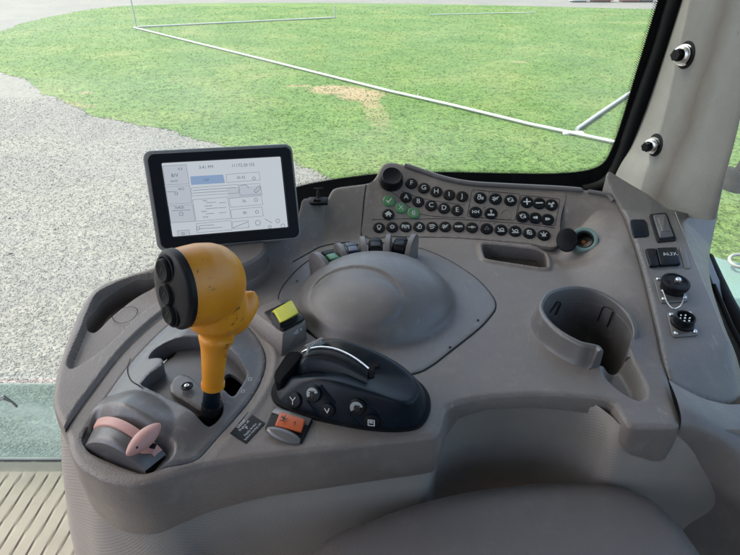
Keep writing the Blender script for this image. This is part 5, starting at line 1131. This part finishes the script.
t_ = M['blade'].node_tree; b_ = t_.nodes['Principled BSDF']; tl_ = t_.nodes.new('ShaderNodeBsdfTranslucent'); ad_ = t_.nodes.new('ShaderNodeMixShader'); ad_.inputs[0].default_value = .5
t_.links.new(b_.inputs['Base Color'].links[0].from_socket, tl_.inputs[0]); t_.links.new(b_.outputs[0], ad_.inputs[1]); t_.links.new(tl_.outputs[0], ad_.inputs[2]); t_.links.new(ad_.outputs[0], t_.nodes['Material Output'].inputs[0])
lw_px = [(640,9),(560,7),(450,4.5),(300,3),(200,3.5),(134,5.5),(95,9),(60,15),(28,22),(0,32),(-25,42),(-32,52),(-18,62),(0,71),(30,83),(66,104),(121,121),(160,130),(202,139),(250,152),(303,167),(333,179),(420,215),(560,260),(760,330),(1000,420),(1500,300),(1300,60),(900,15),(720,9.5)]
l0 = cr([Gp(*p) for p in lw_px], 12); lw = []; arc_ = 0
for i, p in enumerate(l0):
    q = l0[(i+1) % len(l0)]; L_ = float(np.linalg.norm(q-p)); dist = float(np.hypot(*p[:2])); n_ = max(1, min(60, int(L_/(.010*dist)))); d_ = (q-p)/max(L_, 1e-9); nn = np.array([-d_[1], d_[0], 0])
    for k in range(n_):
        a_ = arc_+L_*k/n_; off = sum(am*math.sin(a_*2*math.pi/wl_+ph) for am, wl_, ph in ((.06,2.7,.3),(.035,1.13,1.1),(.018,.47,2.0),(.012,.29,.5),(.008,.19,4)))
        lw.append(p+d_*L_*k/n_+nn*off*min(1, 25/dist)*(1 if p[0] > -.66*p[1] and p[1] < 26 else 0))
    arc_ += L_
bm = bmesh.new(); bm.faces.new([bm.verts.new((p[0], p[1], GZ+.006)) for p in lw]); bmesh.ops.triangulate(bm, faces=bm.faces); la = mkb('lawn_ground', bm, M['grass'], smooth=False); la['kind'] = 'structure'; la['label'] = 'green lawn'
# bare earth
def dirt():
    m, t, b = nm('bare_sandy_soil'); pos = coords(t); n = noise(t, 6, 5, .6, pos); c = ramp(t, n.outputs['Fac'], [(.3, (.15,.098,.05)), (.7, (.23,.16,.095))]); lnk(t, c.outputs['Color'], b.inputs['Base Color']); b.inputs['Roughness'].default_value = .95; return m
# grass blades
lwa = np.array(lw)
def scatter(n, xr, yr, keep):
    x = RNG.uniform(*xr, n); y = RNG.uniform(*yr, n); k = keep(x, y); return x[k], y[k]
NB = 160000
y_ = 3.2+(30-3.2)*RNG.uniform(0, 1, NB)**2.3; x_ = RNG.uniform(-1, 1, NB)*(.78*y_+.8)
lwd = sdf(lwa[::4], x_, y_); kk_ = (lwd < np.abs(RNG.normal(0, .08, NB))-.04); x_, y_ = x_[kk_], y_[kk_]; n_ = len(x_)
hh = RNG.uniform(.006, .016, n_)*(1+y_*.02); wwd = RNG.uniform(.008, .020, n_)*(1+y_*.05); th = RNG.uniform(0, math.pi, n_); lx_, ly_ = RNG.normal(-.01, .035, n_), RNG.normal(0, .035, n_)
v0 = np.stack([x_-np.cos(th)*wwd, y_-np.sin(th)*wwd, np.full(n_, GZ+.004)], 1); v1 = np.stack([x_+np.cos(th)*wwd, y_+np.sin(th)*wwd, np.full(n_, GZ+.004)], 1); v2 = np.stack([x_+lx_, y_+ly_, GZ+hh], 1)
nv_ = 0
Vb = np.empty((n_*3, 3)); Vb[0::3] = v0; Vb[1::3] = v1; Vb[2::3] = v2
gb2 = mk('grass_blades', Vb, np.arange(n_*3).reshape(-1, 3).tolist(), M['blade'], None, (0,8,GZ), smooth=False); tag(gb2, 'short green grass blades over the lawn', 'grass', kind='stuff')
# loose stones
def stones_mat():
    m, t, b = nm('loose_stone'); g = node(t, 'ShaderNodeNewGeometry'); c = ramp(t, g.outputs['Random Per Island'], [(0, (.088,.086,.082)), (.4, (.110,.108,.102)), (.75, (.128,.125,.117)), (1, (.165,.161,.149))]); lnk(t, c.outputs['Color'], b.inputs['Base Color']); b.inputs['Roughness'].default_value = .85; return m
M['stone'] = stones_mat(); NS = 80000
y_ = 1.9+(10-1.9)*RNG.uniform(0, 1, NS)**1.35; x_ = -RNG.uniform(-.15, .95, NS)*y_-.2; kk_ = sdf(lwa[::4], x_, y_) > -.05+RNG.normal(0, .12, NS); x_, y_ = x_[kk_], y_[kk_]; n_ = len(x_)
oct_ = np.array([[1,0,0],[-1,0,0],[0,1,0],[0,-1,0],[0,0,1],[0,0,-1]], float); of = np.array([[0,2,4],[2,1,4],[1,3,4],[3,0,4],[2,0,5],[1,2,5],[3,1,5],[0,3,5]])
sz = RNG.lognormal(math.log(.0042), .36, n_)*(1+.05*y_); a = RNG.uniform(0, 6.28, n_); sc3 = np.stack([RNG.uniform(.8,1.5,n_), RNG.uniform(.7,1.1,n_), RNG.uniform(.35,.65,n_)], 1)*sz[:,None]
V8 = oct_[None]*sc3[:,None]*(1+RNG.normal(0, .14, (n_,6,1))); V8[...,2] += V8[...,0]*RNG.normal(0,.35,(n_,1)); ca, sa = np.cos(a)[:,None], np.sin(a)[:,None]
Xr = V8[...,0]*ca-V8[...,1]*sa; Yr = V8[...,0]*sa+V8[...,1]*ca; V8 = np.stack([Xr+x_[:,None], Yr+y_[:,None], V8[...,2]+GZ+.003], -1).reshape(-1, 3)
F8 = (of[None]+np.arange(n_)[:,None,None]*6).reshape(-1, 3).tolist()
so2 = mk('loose_gravel', V8, F8, M['stone'], None, (-2,4,GZ), smooth=False); tag(so2, 'loose pale gravel stones covering the yard', 'gravel', kind='stuff')
# white pipe frame lying on the lawn
M['pipe'] = flat('white_pipe', (.36,.37,.36), .5)
def pipe(name, pts, r, label, dz=.045):
    bm = bmesh.new(); tube(bm, [Gp(a, b, dz) for a, b in pts], r, 12); o = mkb(name, bm, M['pipe'], None, Gp(*pts[0], dz)); tag(o, label, 'pipe'); return o
pipe('ground_pipe', [(134,27.5),(250,56),(390,91),(450,104.5),(530,124),(606,140),(650,150)], .023, 'long white pipe running across the lawn from its far corner to the windscreen edge')
pipe('ground_pipe', [(137,27),(240,22),(335,17.5)], .026, 'far white pipe lying from the corner post across the top of the lawn')
pipe('ground_pipe', [(577,129),(600,113),(640,86)], .028, 'short white pipe branching off the long pipe near the windscreen edge')
pipe('ground_pipe', [(430,14.5),(536,12.5)], .018, 'faint distant white pipe lying high up on the lawn')
bm = bmesh.new(); box(bm, 0, 0, 0, .30, .14, .03, .008, 2); o = mkb('pipe_foot', bm, M['pipe'], None, mtx=Matrix.Translation(Vector(Gp(573,133,.02))), origin=Gp(573,133,.02)); tag(o, 'small white foot plate beside the joint of the long pipe', 'plate')
for px, py, h, lb in ((136.5,27,.88,'thin white corner post standing where two pipes meet'),(335,17.5,.42,'short white post at the end of the far pipe'),(418,98,.07,'tiny white peg on the long pipe')):
    p = Gp(px, py); bm = bmesh.new(); tube(bm, [p, p+np.array([0,0,h])], .022 if h > .2 else .014, 8); bx_ = [p+np.array([0,0,h])]
    o = mkb('marker_post', bm, M['pipe'], None, p); tag(o, lb, 'post')
# far edge of the yard: low red and white farm implements
for px, w_, h_, c_, lb in ((600,1.2,.55,(.45,.05,.04),'red farm implement far away at the edge of the yard'),(628,1.0,.5,(.50,.10,.07),'faded red crate standing far off beside the implement'),(645,.8,.6,(.25,.27,.30),'grey box standing far off near the windscreen edge'),(578,.9,.4,(.65,.65,.62),'white block standing far off left of the red implement')):
    p = Gp(px, 2.0); t = thing('distant_'+('implement' if 'implement' in lb else 'crate' if 'crate' in lb else 'box' if 'box' in lb else 'block'), lb, 'farm equipment', p); mm = flat('far_paint', c_, .5)
    bm = bmesh.new(); box(bm, p[0], p[1], GZ+h_*.55, w_, .7, h_*.8, .05, 2); mkb('body', bm, mm, t)
    bm = bmesh.new(); box(bm, p[0], p[1], GZ+h_*.1, w_*.8, .5, h_*.2, .02, 1); mkb('base', bm, M['black'], t)

# ================================================================== LIGHT
w = bpy.data.worlds.new('World'); scn.world = w; w.use_nodes = True; wt = w.node_tree; bg = wt.nodes['Background']
sk = wt.nodes.new('ShaderNodeTexSky'); sk.sky_type = 'NISHITA'; sk.sun_disc = False
EL, AZ = rad(56), rad(-72)                     # sun: left of the cab, a little ahead
sk.sun_elevation = EL; sk.sun_rotation = AZ; sk.dust_density = 4.0; sk.ozone_density = .3; sk.air_density = .8; wt.links.new(sk.outputs[0], bg.inputs[0]); bg.inputs[1].default_value = .15
sd = bpy.data.lights.new('sun', 'SUN'); sd.energy = 2.3; sd.angle = rad(.5); sd.color = (1,.95,.87); so = bpy.data.objects.new('sun', sd); COL.objects.link(so)
dirv = Vector((math.sin(AZ)*math.cos(EL), math.cos(AZ)*math.cos(EL), math.sin(EL))); so.rotation_euler = dirv.to_track_quat('Z', 'Y').to_euler()
scn.view_settings.view_transform = 'Standard'; scn.view_settings.look = 'None'; scn.view_settings.gamma = 1; scn.view_settings.use_curve_mapping = False
scn.view_settings.exposure = 2.15
scn.cycles.use_denoising = True; scn.cycles.max_bounces = 8; scn.cycles.transparent_max_bounces = 12; scn.cycles.caustics_reflective = False; scn.cycles.caustics_refractive = False
